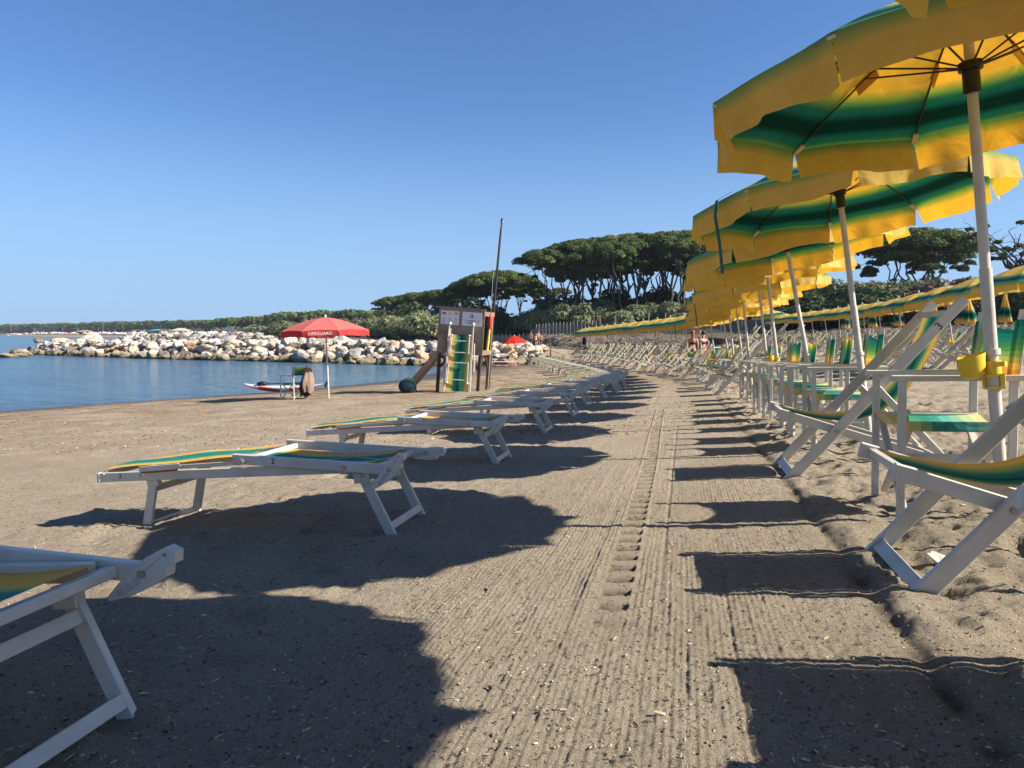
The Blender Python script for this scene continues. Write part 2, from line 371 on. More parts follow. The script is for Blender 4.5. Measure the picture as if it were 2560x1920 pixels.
def sand_material():
    m = D.materials.new('brown_grey_sand'); t, n, l = nodes(m); b = n['Principled BSDF']; b.inputs['Roughness'].default_value = .95; b.inputs['Specular IOR Level'].default_value = .12
    geo = n.new('ShaderNodeNewGeometry'); sp = n.new('ShaderNodeSeparateXYZ'); l.new(geo.outputs['Position'], sp.inputs[0])
    def noise(s, det=6, rough=.6, dist=0):
        k = n.new('ShaderNodeTexNoise'); k.inputs['Scale'].default_value = s; k.inputs['Detail'].default_value = det; k.inputs['Roughness'].default_value = rough; k.inputs['Distortion'].default_value = dist
        l.new(geo.outputs['Position'], k.inputs['Vector']); return k.outputs['Fac']
    def ramp(fac, st):
        r = n.new('ShaderNodeValToRGB'); e = r.color_ramp.elements; e[0].position = st[0][0]; e[0].color = col4(st[0][1]); e[1].position = st[-1][0]; e[1].color = col4(st[-1][1])
        for p, c in st[1:-1]: e.new(p).color = col4(c)
        l.new(fac, r.inputs[0]); return r.outputs[0]
    def mix(f, a, b_, mode='MIX'):
        k = n.new('ShaderNodeMix'); k.data_type = 'RGBA'; k.blend_type = mode
        if hasattr(f, 'links'): l.new(f, k.inputs[0])
        else: k.inputs[0].default_value = f
        for s_, v in ((6, a), (7, b_)):
            if hasattr(v, 'links'): l.new(v, k.inputs[s_])
            else: k.inputs[s_].default_value = col4(v)
        return k.outputs[2]
    def mrange(v, a, b_, c=0, d=1):
        k = n.new('ShaderNodeMapRange'); l.new(v, k.inputs[0]); k.inputs[1].default_value = a; k.inputs[2].default_value = b_; k.inputs[3].default_value = c; k.inputs[4].default_value = d; return k.outputs[0]
    base = ramp(noise(1.3, 5), [(.3, (.36, .297, .215)), (.7, (.455, .385, .285))])
    grain = ramp(noise(260, 3, .8), [(.32, (.42, .40, .38)), (.5, (1, 1, 1)), (.68, (1.4, 1.36, 1.32))])
    c = mix(.8, base, grain, 'MULTIPLY')
    # dry plant crumbs and dark specks
    c = mix(ramp(noise(42, 4, .75), [(.575, (0, 0, 0)), (.66, (1, 1, 1))]), c, (.10, .078, .056))
    c = mix(ramp(noise(33, 2, .5, 2), [(.665, (0, 0, 0)), (.70, (1, 1, 1))]), c, (.52, .44, .33))
    # brown weed litter along the shore and on the left
    lit = n.new('ShaderNodeMath'); lit.operation = 'MULTIPLY'
    l.new(mrange(sp.outputs[2], 1.2, .35), lit.inputs[0]); l.new(mrange(noise(.9, 8, .7, 1), .38, .56), lit.inputs[1])
    c = mix(lit.outputs[0], c, ramp(noise(14, 5, .8), [(.35, (.12, .075, .042)), (.7, (.36, .25, .14))]))
    # wet sand at the waterline
    wet = mrange(sp.outputs[2], .26, .10); c = mix(wet, c, (.075, .062, .048))
    l.new(mrange(wet, 0, 1, .95, .35), b.inputs['Roughness'])
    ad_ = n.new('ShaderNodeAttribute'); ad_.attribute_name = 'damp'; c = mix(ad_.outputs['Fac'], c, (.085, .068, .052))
    # straw covered bank: mask from an attribute
    at = n.new('ShaderNodeAttribute'); at.attribute_name = 'straw'
    st = ramp(noise(5, 10, .85, 1.5), [(.35, (.035, .026, .02)), (.47, (.14, .105, .08)), (.6, (.24, .19, .145)), (.7, (.40, .33, .26))])
    c = mix(at.outputs['Fac'], c, st)
    at2 = n.new('ShaderNodeAttribute'); at2.attribute_name = 'scrub'
    c = mix(at2.outputs['Fac'], c, ramp(noise(.8, 8, .8), [(.35, (.03, .035, .015)), (.65, (.12, .11, .06))]))
    l.new(c, b.inputs['Base Color'])
    bp = n.new('ShaderNodeBump'); bp.inputs['Strength'].default_value = 1; bp.inputs['Distance'].default_value = .011
    ad = n.new('ShaderNodeMath'); ad.operation = 'ADD'; l.new(noise(320, 4, .8), ad.inputs[0])
    m2 = n.new('ShaderNodeMath'); m2.operation = 'MULTIPLY'; m2.inputs[1].default_value = 3; l.new(noise(48, 6, .8), m2.inputs[0]); l.new(m2.outputs[0], ad.inputs[1])
    l.new(ad.outputs[0], bp.inputs['Height'])
    bp2 = n.new('ShaderNodeBump'); bp2.inputs['Strength'].default_value = .6; bp2.inputs['Distance'].default_value = .10; l.new(noise(7, 8, .75), bp2.inputs['Height'])
    l.new(mrange(sp.outputs[1], 8, 30, 0, .7), bp2.inputs['Strength'])
    l.new(bp2.outputs[0], bp.inputs['Normal']); l.new(bp.outputs[0], b.inputs['Normal'])
    return m
gme = build_ground(); gme.materials.append(sand_material())
ground = link_mesh('ground', gme); tag(ground, kind='structure')
co = np.empty(len(gme.vertices)*3, np.float32); gme.vertices.foreach_get('co', co); co = co.reshape(-1, 3)
dB = co[:, 1]-np.interp(co[:, 0], TX, TY)+.9*vn(co[:, 0]*.8, co[:, 1]*.8, 50)
straw = np.clip(dB/1.5, 0, 1)*(co[:, 1] < 150)*(co[:, 0] > -3)
scrub = np.clip((dB-9)/5, 0, 1)*np.clip((co[:, 1]-60)/20+.6*(co[:, 0] > 4), 0, 1)*np.clip((co[:, 2]-.9)/.3, 0, 1)
qq = (co[:, 0]-Xc(co[:, 1]))*.974; YY = co[:, 1]
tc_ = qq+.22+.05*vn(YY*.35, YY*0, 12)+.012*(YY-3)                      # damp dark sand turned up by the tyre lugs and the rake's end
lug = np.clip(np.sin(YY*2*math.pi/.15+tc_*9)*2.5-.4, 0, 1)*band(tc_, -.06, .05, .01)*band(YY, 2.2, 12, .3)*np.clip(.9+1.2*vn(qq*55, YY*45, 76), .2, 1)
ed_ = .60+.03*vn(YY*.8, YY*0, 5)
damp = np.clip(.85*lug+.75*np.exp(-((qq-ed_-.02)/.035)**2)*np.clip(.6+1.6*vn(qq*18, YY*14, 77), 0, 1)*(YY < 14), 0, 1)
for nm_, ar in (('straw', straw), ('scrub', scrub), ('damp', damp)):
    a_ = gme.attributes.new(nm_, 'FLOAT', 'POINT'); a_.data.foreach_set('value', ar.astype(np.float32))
del co

# ------------------------------------------------------------------ sea
def sea_material():
    m = D.materials.new('sea_water'); t, n, l = nodes(m); b = n['Principled BSDF']
    b.inputs['Base Color'].default_value = (.012, .06, .115, 1); b.inputs['Roughness'].default_value = .16; b.inputs['IOR'].default_value = 1.33
    geo = n.new('ShaderNodeNewGeometry'); mp = n.new('ShaderNodeMapping'); mp.inputs['Scale'].default_value = (.6, 1.1, 1); mp.inputs['Rotation'].default_value = (0, 0, .35)
    l.new(geo.outputs['Position'], mp.inputs[0])
    prev = None
    for s, dist, st in ((.35, .6, .8), (1.6, .45, 1), (5, .12, 1), (14, .03, .9)):
        k = n.new('ShaderNodeTexNoise'); k.inputs['Scale'].default_value = s; k.inputs['Detail'].default_value = 5; k.inputs['Distortion'].default_value = .4
        l.new(mp.outputs[0], k.inputs['Vector'])
        bp = n.new('ShaderNodeBump'); bp.inputs['Distance'].default_value = dist; bp.inputs['Strength'].default_value = st
        l.new(k.outputs['Fac'], bp.inputs['Height'])
        if prev: l.new(prev, bp.inputs['Normal'])
        prev = bp.outputs[0]
    l.new(prev, b.inputs['Normal'])
    # patches of deeper and paler water
    k = n.new('ShaderNodeTexNoise'); k.inputs['Scale'].default_value = .07; k.inputs['Detail'].default_value = 4; l.new(mp.outputs[0], k.inputs['Vector'])
    r = n.new('ShaderNodeValToRGB'); r.color_ramp.elements[0].position = .35; r.color_ramp.elements[0].color = (.03, .085, .14, 1); r.color_ramp.elements[1].position = .65; r.color_ramp.elements[1].color = (.06, .135, .19, 1)
    l.new(k.outputs['Fac'], r.inputs[0]); l.new(r.outputs[0], b.inputs['Base Color'])
    return m
sm = MB()
sm.add([(-9000, -60, 0), (60, -60, 0), (60, 8500, 0), (-9000, 8500, 0)], [(0, 1, 2, 3)])
sea = sm.build('sea', sea_material()); tag(sea, kind='structure')

# ------------------------------------------------------------------ umbrellas
def umbrella_kit(name, n=10, Rr=1.13, apex=2.30, rim=1.95, drop=.165, hubz=1.98, phase=0, seed=0, canopy=CANOPY, valc=CANOPY, pole=WHITE, frame=DARKIRON, cup=False, strap=-1, pr=.0255, arch=1.45, lift=0):
    rnd = random.Random(seed); parts = []
    A = [phase+2*math.pi*k/n for k in range(n)]
    p = MB(); p.tube([(0, 0, -.15), (0, 0, 1.12)], pr, 16)
    up = MB(); up.tube([(0, 0, 1.121), (0, 0, apex+.03)], pr*.84, 16)
    ring = MB(); ring.tube([(0, 0, .74), (0, 0, .765)], pr*1.35, 16)
    sub = [('upper_pole', up, pole), ('collar', ring, PLASTIC)]
    if cup:
        c = MB(); c.tube([(0, 0, .655), (0, 0, .715)], .033, 16); c.beam((.0, -.035, .70), (.03, -.06, .70), .022, .022)
        c.beam((-.027, .02, .595), (-.027, .02, .655), .018, .02); c.beam((.027, -.02, .595), (.027, -.02, .655), .018, .02)
        for zz in (.595, .65): c.beam((.0, -.03, zz), (.0, .03, zz), .07, .012)
        dish = MB(); rr = [(.0, .60), (.03, .595), (.055, .61), (.07, .65), (.075, .70)]
        vs = []; 
        for r_, z_ in rr:
            for k in range(14):
                t = 2*math.pi*k/14; vs.append((-.088+r_*.8*math.cos(t), -.01+r_*math.sin(t)*.7, .045+z_+(0.012*math.cos(t) if z_ > .65 else 0)))
        dish.add(vs, [(i*14+k, i*14+(k+1) % 14, (i+1)*14+(k+1) % 14, (i+1)*14+k) for i in range(4) for k in range(14)], 0, smooth=True)
        parts.append(('bottle_holder', c, YELLOWP, [('dish', dish, YELLOWP)]))
    parts.append(('pole', p, pole, sub))
    h = MB(); h.tube([(0, 0, hubz-.10), (0, 0, hubz)], pr*1.35, 16); h.tube([(0, 0, hubz), (0, 0, hubz+.035)], pr*1.9, 16)
    parts.append(('hub', h, BLACKP))
    def prof(v): return apex-(apex-rim)*(v**arch)
    for k in range(n):
        c, s = math.cos(A[k]), math.sin(A[k])
        rb = MB(); rb.tube([(Rr*v*c, Rr*v*s, prof(v)-.012) for v in (.03, .25, .5, .75, .985)], .0055, 6)
        st = MB(); st.tube([(pr*1.7*c, pr*1.7*s, hubz+.02), (Rr*.5*c, Rr*.5*s, prof(.5)-.016)], .0045, 6)
        pk = MB(); pk.beam((Rr*.93*c, Rr*.93*s, prof(.93)-.022), (Rr*1.0*c, Rr*1.0*s, prof(1)-.018), .03, .012)
        pw = MB(); pw.beam((Rr*.44*c, Rr*.44*s, prof(.44)-.03), (Rr*.56*c, Rr*.56*s, prof(.56)-.03), .006, .06)
        parts.append(('rib', rb, frame, [('strut', st, frame), ('tip_pocket', pk, CREAM), ('rib_pocket', pw, POCK if canopy is CANOPY else canopy)]))
    can = MB(); vals = []; NU, NV = 8, 14
    for k in range(n):
        a, b = A[k], A[(k+1) % n] if k < n-1 else A[0]+2*math.pi
        Ta = Vector((math.cos(a), math.sin(a), 0)); Tb = Vector((math.cos(b), math.sin(b), 0))
        Pn, U = [], []
        for i in range(NV+1):
            v = .015+.985*i/NV; ro, uo = [], []
            for j in range(NU+1):
                u = j/NU; d = Ta.lerp(Tb, u)*Rr*v; sg = 4*u*(1-u)
                zz = prof(v)+sg*(.012*v-.035*v*v*(1-v)*4+.005*math.sin(6*u+seed+k)*v*v)
                bulge = 1-.022*sg*v*v
                ro.append((d.x*bulge, d.y*bulge, zz)); uo.append((u, v/1.2))
            Pn.append(ro); U.append(uo)
        can.grid(Pn, 0, U)
        # valance flap: hangs from the rim, a little narrower below, blown and rippled
        vb = MB(); Pn, U = [], []; fl = rnd.uniform(-.03, .03); ph = rnd.uniform(0, 6); am = rnd.uniform(.004, .013); sc1 = rnd.uniform(.0, .05)
        mid = ((Ta+Tb)*.5).normalized(); NUf = 18
        for i in range(6):
            w_ = i/5; ro, uo = [], []
            for j in range(NUf+1):
                u0 = j/NUf; u = u0+(.5-u0)*.05*w_; sg = 4*u0*(1-u0)
                d = Ta.lerp(Tb, u)*Rr*(1-.022*sg)
                bz = rim+sg*.012+.005*math.sin(6*u+seed+k)*sg
                dr = drop*(1+.07*math.sin(5*u0+ph)+sc1*sg)
                off = w_*(fl+am*2*math.sin(9*u0+ph)+am*math.sin(21*u0+ph*2))+w_*w_*fl*.4
                q = d+mid*off
                ro.append((q.x, q.y, bz-dr*w_)); uo.append((u0, (1+.2*w_)/1.2))
            Pn.append(ro); U.append(uo)
        vb.grid(Pn, 0, U); vals.append(('valance', vb, valc))
    cap = MB(); cap.ball((0, 0, apex+.05), .028, 6); cap.tube([(0, 0, apex), (0, 0, apex+.04)], .035, 10)
    sub = vals+[('finial', cap, PLASTIC)]
    if strap >= 0:
        a = A[strap]+.35; c, s = math.cos(a), math.sin(a); sp = MB(); q = Rr*.97
        pts = [(c*(q-.12), s*(q-.12), prof(.9)+.02), (c*(q+.01), s*(q+.01), rim+.01), (c*(q+.04), s*(q+.04), rim-.1), (c*(q+.03), s*(q+.03), rim-.3), (c*(q+.035), s*(q+.04), rim-.52)]
        for i in range(4): sp.beam(pts[i], pts[i+1], .035, .003, (c, s, 0))
        sub.append(('tie_strap', sp, GREENSTRAP))
    parts.append(('canopy', can, canopy, sub))
    return Kit(name, parts)
UK = [umbrella_kit('beach_umbrella', phase=R(14), seed=1, cup=True), umbrella_kit('beach_umbrella', phase=R(12), seed=2, strap=5, cup=False),
      umbrella_kit('beach_umbrella', phase=R(20), seed=3, cup=False, drop=.175), umbrella_kit('beach_umbrella', phase=R(9), seed=4, strap=4, cup=True), umbrella_kit('beach_umbrella', phase=R(28), seed=5, strap=1, drop=.165)]
ORD = ['zeroth', 'first', 'second', 'third', 'fourth', 'fifth', 'sixth', 'seventh', 'eighth', 'ninth', 'tenth', 'eleventh', 'twelfth', 'thirteenth', 'fourteenth', 'fifteenth', 'sixteenth', 'seventeenth', 'eighteenth', 'nineteenth', 'twentieth', 'twenty-first', 'twenty-second', 'twenty-third', 'twenty-fourth', 'twenty-fifth', 'twenty-sixth', 'twenty-seventh', 'twenty-eighth', 'twenty-ninth', 'thirtieth', 'thirty-first', 'thirty-second', 'thirty-third', 'thirty-fourth', 'thirty-fifth', 'thirty-sixth', 'thirty-seventh', 'thirty-eighth', 'thirty-ninth', 'fortieth']
rr = random.Random(5)
ROW1 = [.96]+[3.27+2.35*(i-1) for i in range(1, 24)]
for i, Y in enumerate(ROW1):
    if i == 0: x, y, hd = row(Y, 1.46)
    else: x, y, hd = row(Y, 1.40)
    k = UK[[0, 0, 1, 2, 3, 4][i]] if i < 6 else UK[i % 5]
    tl = [-.105, -.105, -.13, -.19, -.13, -.12][i] if i < 6 else rr.uniform(-.16, -.09)
    rot = ({0: R(-3.5), 1: 0, 2: R(-3.5), 3: R(-2)}.get(i, rr.uniform(-.04, .01)), tl, hd)
    loc = (x+(rr.uniform(-.06, .06) if i > 2 else 0), y, gz(x, y))
    o = k.near(loc, rot, 1.0) if i < 9 else k.far(loc, rot)
    lab = {0: 'green and yellow umbrella at the top right corner, only its valance tips in view', 1: 'nearest full green and yellow beach umbrella, yellow bottle holder on its white pole',
           2: 'second full green and yellow umbrella, dark strap hanging over its left valance'}.get(i, f'green and yellow striped umbrella, {ORD[i]} white pole from the near end of the front row')
    tag(o, lab, 'umbrella', 'green and yellow umbrellas of the front row')
def X2(Y): 
    a = .231*min(Y, 35); u = min(max(Y-35, 0), 15); return 7.8+a+.231*u-.0187*u*u/2-.05*max(Y-50, 0)
Y = 16.3; i = 0
ROW2 = []
while Y < 53:
    x = X2(Y); hd = -math.atan(X2(Y+.5)-X2(Y-.5)); ROW2.append((x, Y, hd))
    o = UK[(i*3+2) % 5].far((x, Y, gz(x, Y)), (rr.uniform(-.03, .03), rr.uniform(-.15, -.10), hd)); i += 1
    tag(o, f'second row umbrella with its sunlit top showing, {ORD[i]} from the right edge', 'umbrella', 'green and yellow umbrellas of the second row')
    Y += 2.55

# closed umbrellas of the back row
def closed_kit(seed, spread):
    rnd = random.Random(seed); p = MB(); p.tube([(0, 0, -.1), (0, 0, 2.45)], .024, 12)
    n = 32; Pn, U = [], []
    for i in range(13):
        v = i/12; ro, uo = [], []
        for k in range(n+1):
            t = 2*math.pi*k/n; fold = 1+.42*math.sin(8*t+seed)*min(1, v*1.5)+.1*math.sin(3*t+seed)
            r_ = (.03+spread*v**1.1)*fold
            ro.append((r_*math.cos(t), r_*math.sin(t), 2.40-v*1.15+.03*math.sin(8*t+1)*v)); uo.append((k/n, v))
        Pn.append(ro); U.append(uo)
    c = MB(); c.grid(Pn, 0, U); cap = MB(); cap.ball((0, 0, 2.45), .03, 6)
    return Kit('closed_umbrella', [('pole', p, WHITE), ('folded_canopy', c, CANOPY, [('finial', cap, PLASTIC)])])
CK = [closed_kit(1, .17), closed_kit(2, .30), closed_kit(3, .14)]
for j, (px, Y, k) in enumerate([(2510, 27, 2), (2409, 29.5, 1), (2330, 33, 2), (2242, 37, 0), (2180, 41, 2), (2111, 45, 0)]):
    x = (px-1280)/1862*Y; o = CK[k].near((x, Y, gz(x, Y)), (0, rr.uniform(-.04, .02), rr.uniform(0, 3)))
    tag(o, ['closed umbrella rightmost, its folded tip showing beside the big white pole', 'loosely folded wide green and yellow umbrella behind the second row', 'slim closed umbrella right of the narrow folded ones in the back row', 'closed umbrella with yellow pleats just left of the raised deckchair', 'closed umbrella in the back row, second from the left', 'leftmost closed umbrella of the back row, mostly hidden by canopies'][j], 'umbrella', 'closed umbrellas of the back row')

# ------------------------------------------------------------------ chairs
def deckchair_kit(num=None):
    W = .285; ps = []
    fr = MB(); aft = (.07, .0); top = (1.09, 1.09)
    for s in (-1, 1): fr.beam((.05, s*W, -.02), (1.10, s*W, 1.11), .028, .062, (0, s, 0) if 0 else (-1, 0, 1))
    bar = MB(); bar.beam((.09, -W+.015, .035), (.09, W-.015, .035), .055, .022, (-.7, 0, 1))
    tb = MB(); tb.beam((1.02, -W+.015, 1.03), (1.02, W-.015, 1.03), .03, .03, (-.7, 0, 1))
    sf = MB(); W2 = .25
    for s in (-1, 1): sf.beam((.07, s*W2, .42), (1.10, s*W2, .07), .026, .055, (0, 0, 1))
    sf.beam((1.08, -W2, .075), (1.08, W2, .075), .04, .022)
    for s in (-1, 1):
        for q in (0, 1, 2): sf.beam((.92+q*.07, s*W2, .15-q*.023+.03), (.935+q*.07, s*W2, .185-q*.023+.02), .03, .02)
    fb = MB(); fb.beam((.06, -W2+.014, .426), (.06, W2-.014, .426), .03, .03)
    caps = MB()
    for s in (-1, 1): caps.beam((.015, s*W2, .437), (.08, s*W2, .417), .034, .060)
    br = MB(); W3 = .315
    for s in (-1, 1): br.beam((.585, s*W3, .60), (.99, s*W3*.93, .12), .022, .042, (1, 0, 1))
    br.beam((.985, -W3*.93, .125), (.985, W3*.93, .125), .02, .02)
    bl = MB()
    for s in (-1, 1):
        for q in ((.365, .315), (.60, .59)): bl.tube([(q[0], s*(W+.012), q[1]), (q[0], s*(W+.024), q[1])], .013, 8)
    cl = MB(); N = 22; Pn, U = [], []
    for i in range(N+1):
        t = i/N; x = 1.03*(1-t)+.055*t; z0 = 1.05*(1-t)+.44*t
        sag = .36*math.sin(math.pi*t**.85)*(1-.1*t)
        z = z0-sag*1.0; x2 = x+.05*math.sin(math.pi*t)
        ro, uo = [], []
        for j in range(13):
            u = j/12; ro.append((x2, (u-.5)*.47, z-.012*math.sin(math.pi*u)*math.sin(math.pi*t)*2)); uo.append((u, t))
        Pn.append(ro); U.append(uo)
    cl.grid(Pn, 0, U)
    ps = [('back_frame', fr, WHITE, [('foot_bar', bar, WHITE), ('top_bar', tb, WHITE), ('bolt', bl, STEEL)]), ('seat_frame', sf, WHITE, [('front_bar', fb, WHITE), ('end_cap', caps, PLASTIC)]),
          ('support_brace', br, WHITE), ('sling', cl, SEATC)]
    return Kit('deckchair', ps)
def director_kit(bm):
    W, Dp = .24, .46; ps = []
    def leg(x, s):
        b = MB(); b.beam((x, s*W, -.03), (x, s*W, .635), .026, .034, (1, 0, 0)); return b
    for s in (-1, 1):
        ps.append(('leg', leg(0, s), WHITE))
        b = leg(Dp, s); b.beam((Dp+.005, s*W, .66), (Dp+.03, s*W, .93), .024, .034, (1, 0, 0))
        cp = MB(); cp.beam((Dp+.03, s*W, .925), (Dp+.033, s*W, .955), .03, .03, (1, 0, 0)); cp.box((Dp, s*W, -.0), (.05, .036, .05))
        ps.append(('leg', b, WHITE, [('cap', cp, PLASTIC)]))
        a = MB(); a.beam((-.05, s*(W+.005), .65), (Dp+.06, s*(W+.005), .65), .042, .028); ps.append(('armrest', a, WHITE))
        r_ = MB(); r_.beam((.015, s*W, .20), (Dp-.015, s*W, .20), .02, .05); r_.beam((.0, s*(W-.03), .43), (Dp, s*(W-.03), .43), .022, .026); ps.append(('side_rail', r_, WHITE))
    for x in (.03, Dp-.03):
        for s in (-1, 1):
            c = MB(); y = .012*s; c.beam((x+y, s*W*.93, .03), (x+y, -s*W*.85, .41), .02, .032, (1, 0, 0)); ps.append(('cross_brace', c, WHITE))
    cl = MB(); Pn, U = [], []
    for i in range(11):
        u = i/10; ro, uo = [], []
        for j in range(13):
            t = j/12; ro.append((-.01+(Dp+.02)*u, (t-.5)*2*(W-.02), .445-.035*math.sin(math.pi*t)-.012*math.sin(math.pi*u))); uo.append((u, t))
        Pn.append(ro); U.append(uo)
    cl.grid(Pn, 0, U)
    for s in (-1, 1):   # cloth wrapped round the seat rails
        cl.grid([[(-.01+(Dp+.02)*u/10, s*(W-.017), .447), (-.01+(Dp+.02)*u/10, s*(W-.012), .40)] for u in range(11)], 0, [[(u/10, 0), (u/10, .1)] for u in range(11)])
    ps.append(('seat', cl, SEATD))
    bk = MB(); Pn, U = [], []
    for i in range(9):
        v = i/8; ro, uo = [], []
        for j in range(15):
            u = j/14; sag = 4*u*(1-u); ro.append((Dp+.005+.03*v+.035*sag, (u-.5)*2*(W+.018), .66+.255*v-.05*sag*v*v)); uo.append((u, v))
        Pn.append(ro); U.append(uo)
    bk.grid(Pn, 0, U)
    for s in (-1, 1):
        bk.grid([[(Dp-.02+.03*v/4, s*(W-.03), .66+.25*v/4), (Dp-.02+.03*v/4, s*(W+.018), .66+.25*v/4), (Dp+.008+.03*v/4, s*(W+.02), .66+.25*v/4)] for v in range(5)], 0, [[(.1, v/4), (.05, v/4), (0, v/4)] for v in range(5)])
    ps.append(('backrest', bk, bm))
    return Kit('director_chair', ps)
DECK = deckchair_kit(); DIR = [director_kit(BACKC), director_kit(BACKF)]

def text_mb(s, size, thick=.0006, spacing=1, stencil=False):
    cu = D.curves.new('t', 'FONT'); cu.body = s; cu.size = size; cu.extrude = thick; cu.align_x = 'CENTER'; cu.align_y = 'CENTER'; cu.space_character = spacing; cu.resolution_u = 3
    o = D.objects.new('t', cu); C.link(o); bpy.context.view_layer.update()
    me = D.meshes.new_from_object(o.evaluated_get(bpy.context.evaluated_depsgraph_get()))
    b = MB(); b.add([v.co.copy() for v in me.vertices], [list(p.vertices) for p in me.polygons])
    D.objects.remove(o); D.curves.remove(cu); D.meshes.remove(me); return b
def number(txt, size, loc, parent, rot=(math.pi/2, 0, 0), name='number'):
    o = text_mb(txt, size).build(name, INK, parent); o.location = loc; o.rotation_euler = rot; return o

def put_deck(Y, t, near, lab, grp='striped deckchairs of the front row', jit=0, s=1):
    x, y, hd = row(Y, t); loc = (x, y, gz(x, y)-.01); rot = (0, R(-2.5), hd+jit)
    o = DECK.near(loc, rot, s) if near else DECK.far(loc, rot, s)
    tag(o, lab, 'deckchair', grp); return o
def put_dir(Y, t, near, lab, grp='director chairs of the front row', jit=0, v=0):
    x, y, hd = row(Y, t); loc = (x, y, gz(x+.2, y)-.0); rot = (0, R(-1), hd+jit)
    o = DIR[v].near(loc, rot) if near else DIR[v].far(loc, rot)
    tag(o, lab, 'director chair', grp); return o
# front row, right of the path (Y is the chair's centre depth, t its front edge)
o = put_deck(1.53, .80, True, 'deckchair just outside the right edge of the photo, its shadow in the lower right corner')
o = put_deck(2.66, .68, True, 'nearest deckchair at the right edge with brown, green and teal sling', s=.96)
number('3', .045, (.93, -.302, .95), o, (math.pi/2, R(-47), 0)) if 0 else None
o = put_dir(3.68, 1.0, True, 'nearest director chair with pale teal seat, beside the pole with the yellow holder', v=0)
o = put_deck(5.05, .60, True, 'second deckchair with the number 3 written on its raised frame')
number('3', .07, (.955, -.3005, .952), o, (math.pi/2, R(-47), 0))
for j, (Y, v) in enumerate([(6.1, 0), (6.9, 1), (7.9, 0), (8.85, 1), (9.75, 0), (10.65, 0), (12.0, 1), (13.0, 0)]):
    put_dir(Y, .98+rr.uniform(-.05, .05), True, f'director chair with {"green to orange" if v == 0 else "orange to green"} back, {ORD[j+2]} from the near end of the front row', jit=rr.uniform(-.1, .1), v=v)
nd, nk = 2, 10
for j in range(22):
    Y = 15.0+j*1.85
    if Y > 54: break
    near = Y < 22; nd += 1
    put_deck(Y, .5+rr.uniform(-.1, .1), near, f'front row deckchair of white bars and striped sling, {ORD[nd]} from the near end', jit=rr.uniform(-.15, .15))
    if j % 2 == 1:
        nk += 1; put_dir(Y+.85, .8+rr.uniform(-.1, .15), near, f'small far director chair with striped back, {ORD[nk]} from the near end of the front row', jit=rr.uniform(-.2, .2), v=j % 4 // 2)
    if j % 3 == 0 and j > 0:
        nd += 1; put_deck(Y+.3, 2.0, False, f'deckchair set back behind the white poles, {ORD[nd//3+1]} of those', 'deckchairs set back behind the front poles', jit=rr.uniform(-.2, .2))
# second and back rows
m2 = 0
for j, (x, y, hd) in enumerate(ROW2):
    for dx, dy, kd in ((-1.2, -.6, 0), (-1.1, .5, 1), (.9, .1, 0)):
        if kd == 1 and j % 2: kd = 0
        X, Y = x+dx, y+dy+rr.uniform(-.2, .2); m2 += 1; o = (DECK if kd == 0 else DIR[j % 2]).far((X, Y, gz(X, Y)), (0, 0, hd+rr.uniform(-.25, .25)))
        tag(o, f'{"deckchair" if kd == 0 else "director chair"} beside the {ORD[j+1]} second row umbrella from the right, {["in front left", "at its far left side", "behind it to the right"][[-1.2, -1.1, .9].index(dx)]}', 'deckchair' if kd == 0 else 'director chair', 'chairs of the second row')
for j in range(11):
    for q in range(2):
        Y = 24+j*2.3+q; X = (2560-j*42-q*16-1280)/1862*Y
        if Y > np.interp(X, TX, TY)-1.5: continue
        o = DECK.far((X, Y, gz(X, Y)), (0, 0, -.22+rr.uniform(-.3, .3)))
        tag(o, f'empty deckchair in the back row near the closed umbrellas, {ORD[2*j+q+1]} from the right', 'deckchair', 'deckchairs of the back row')

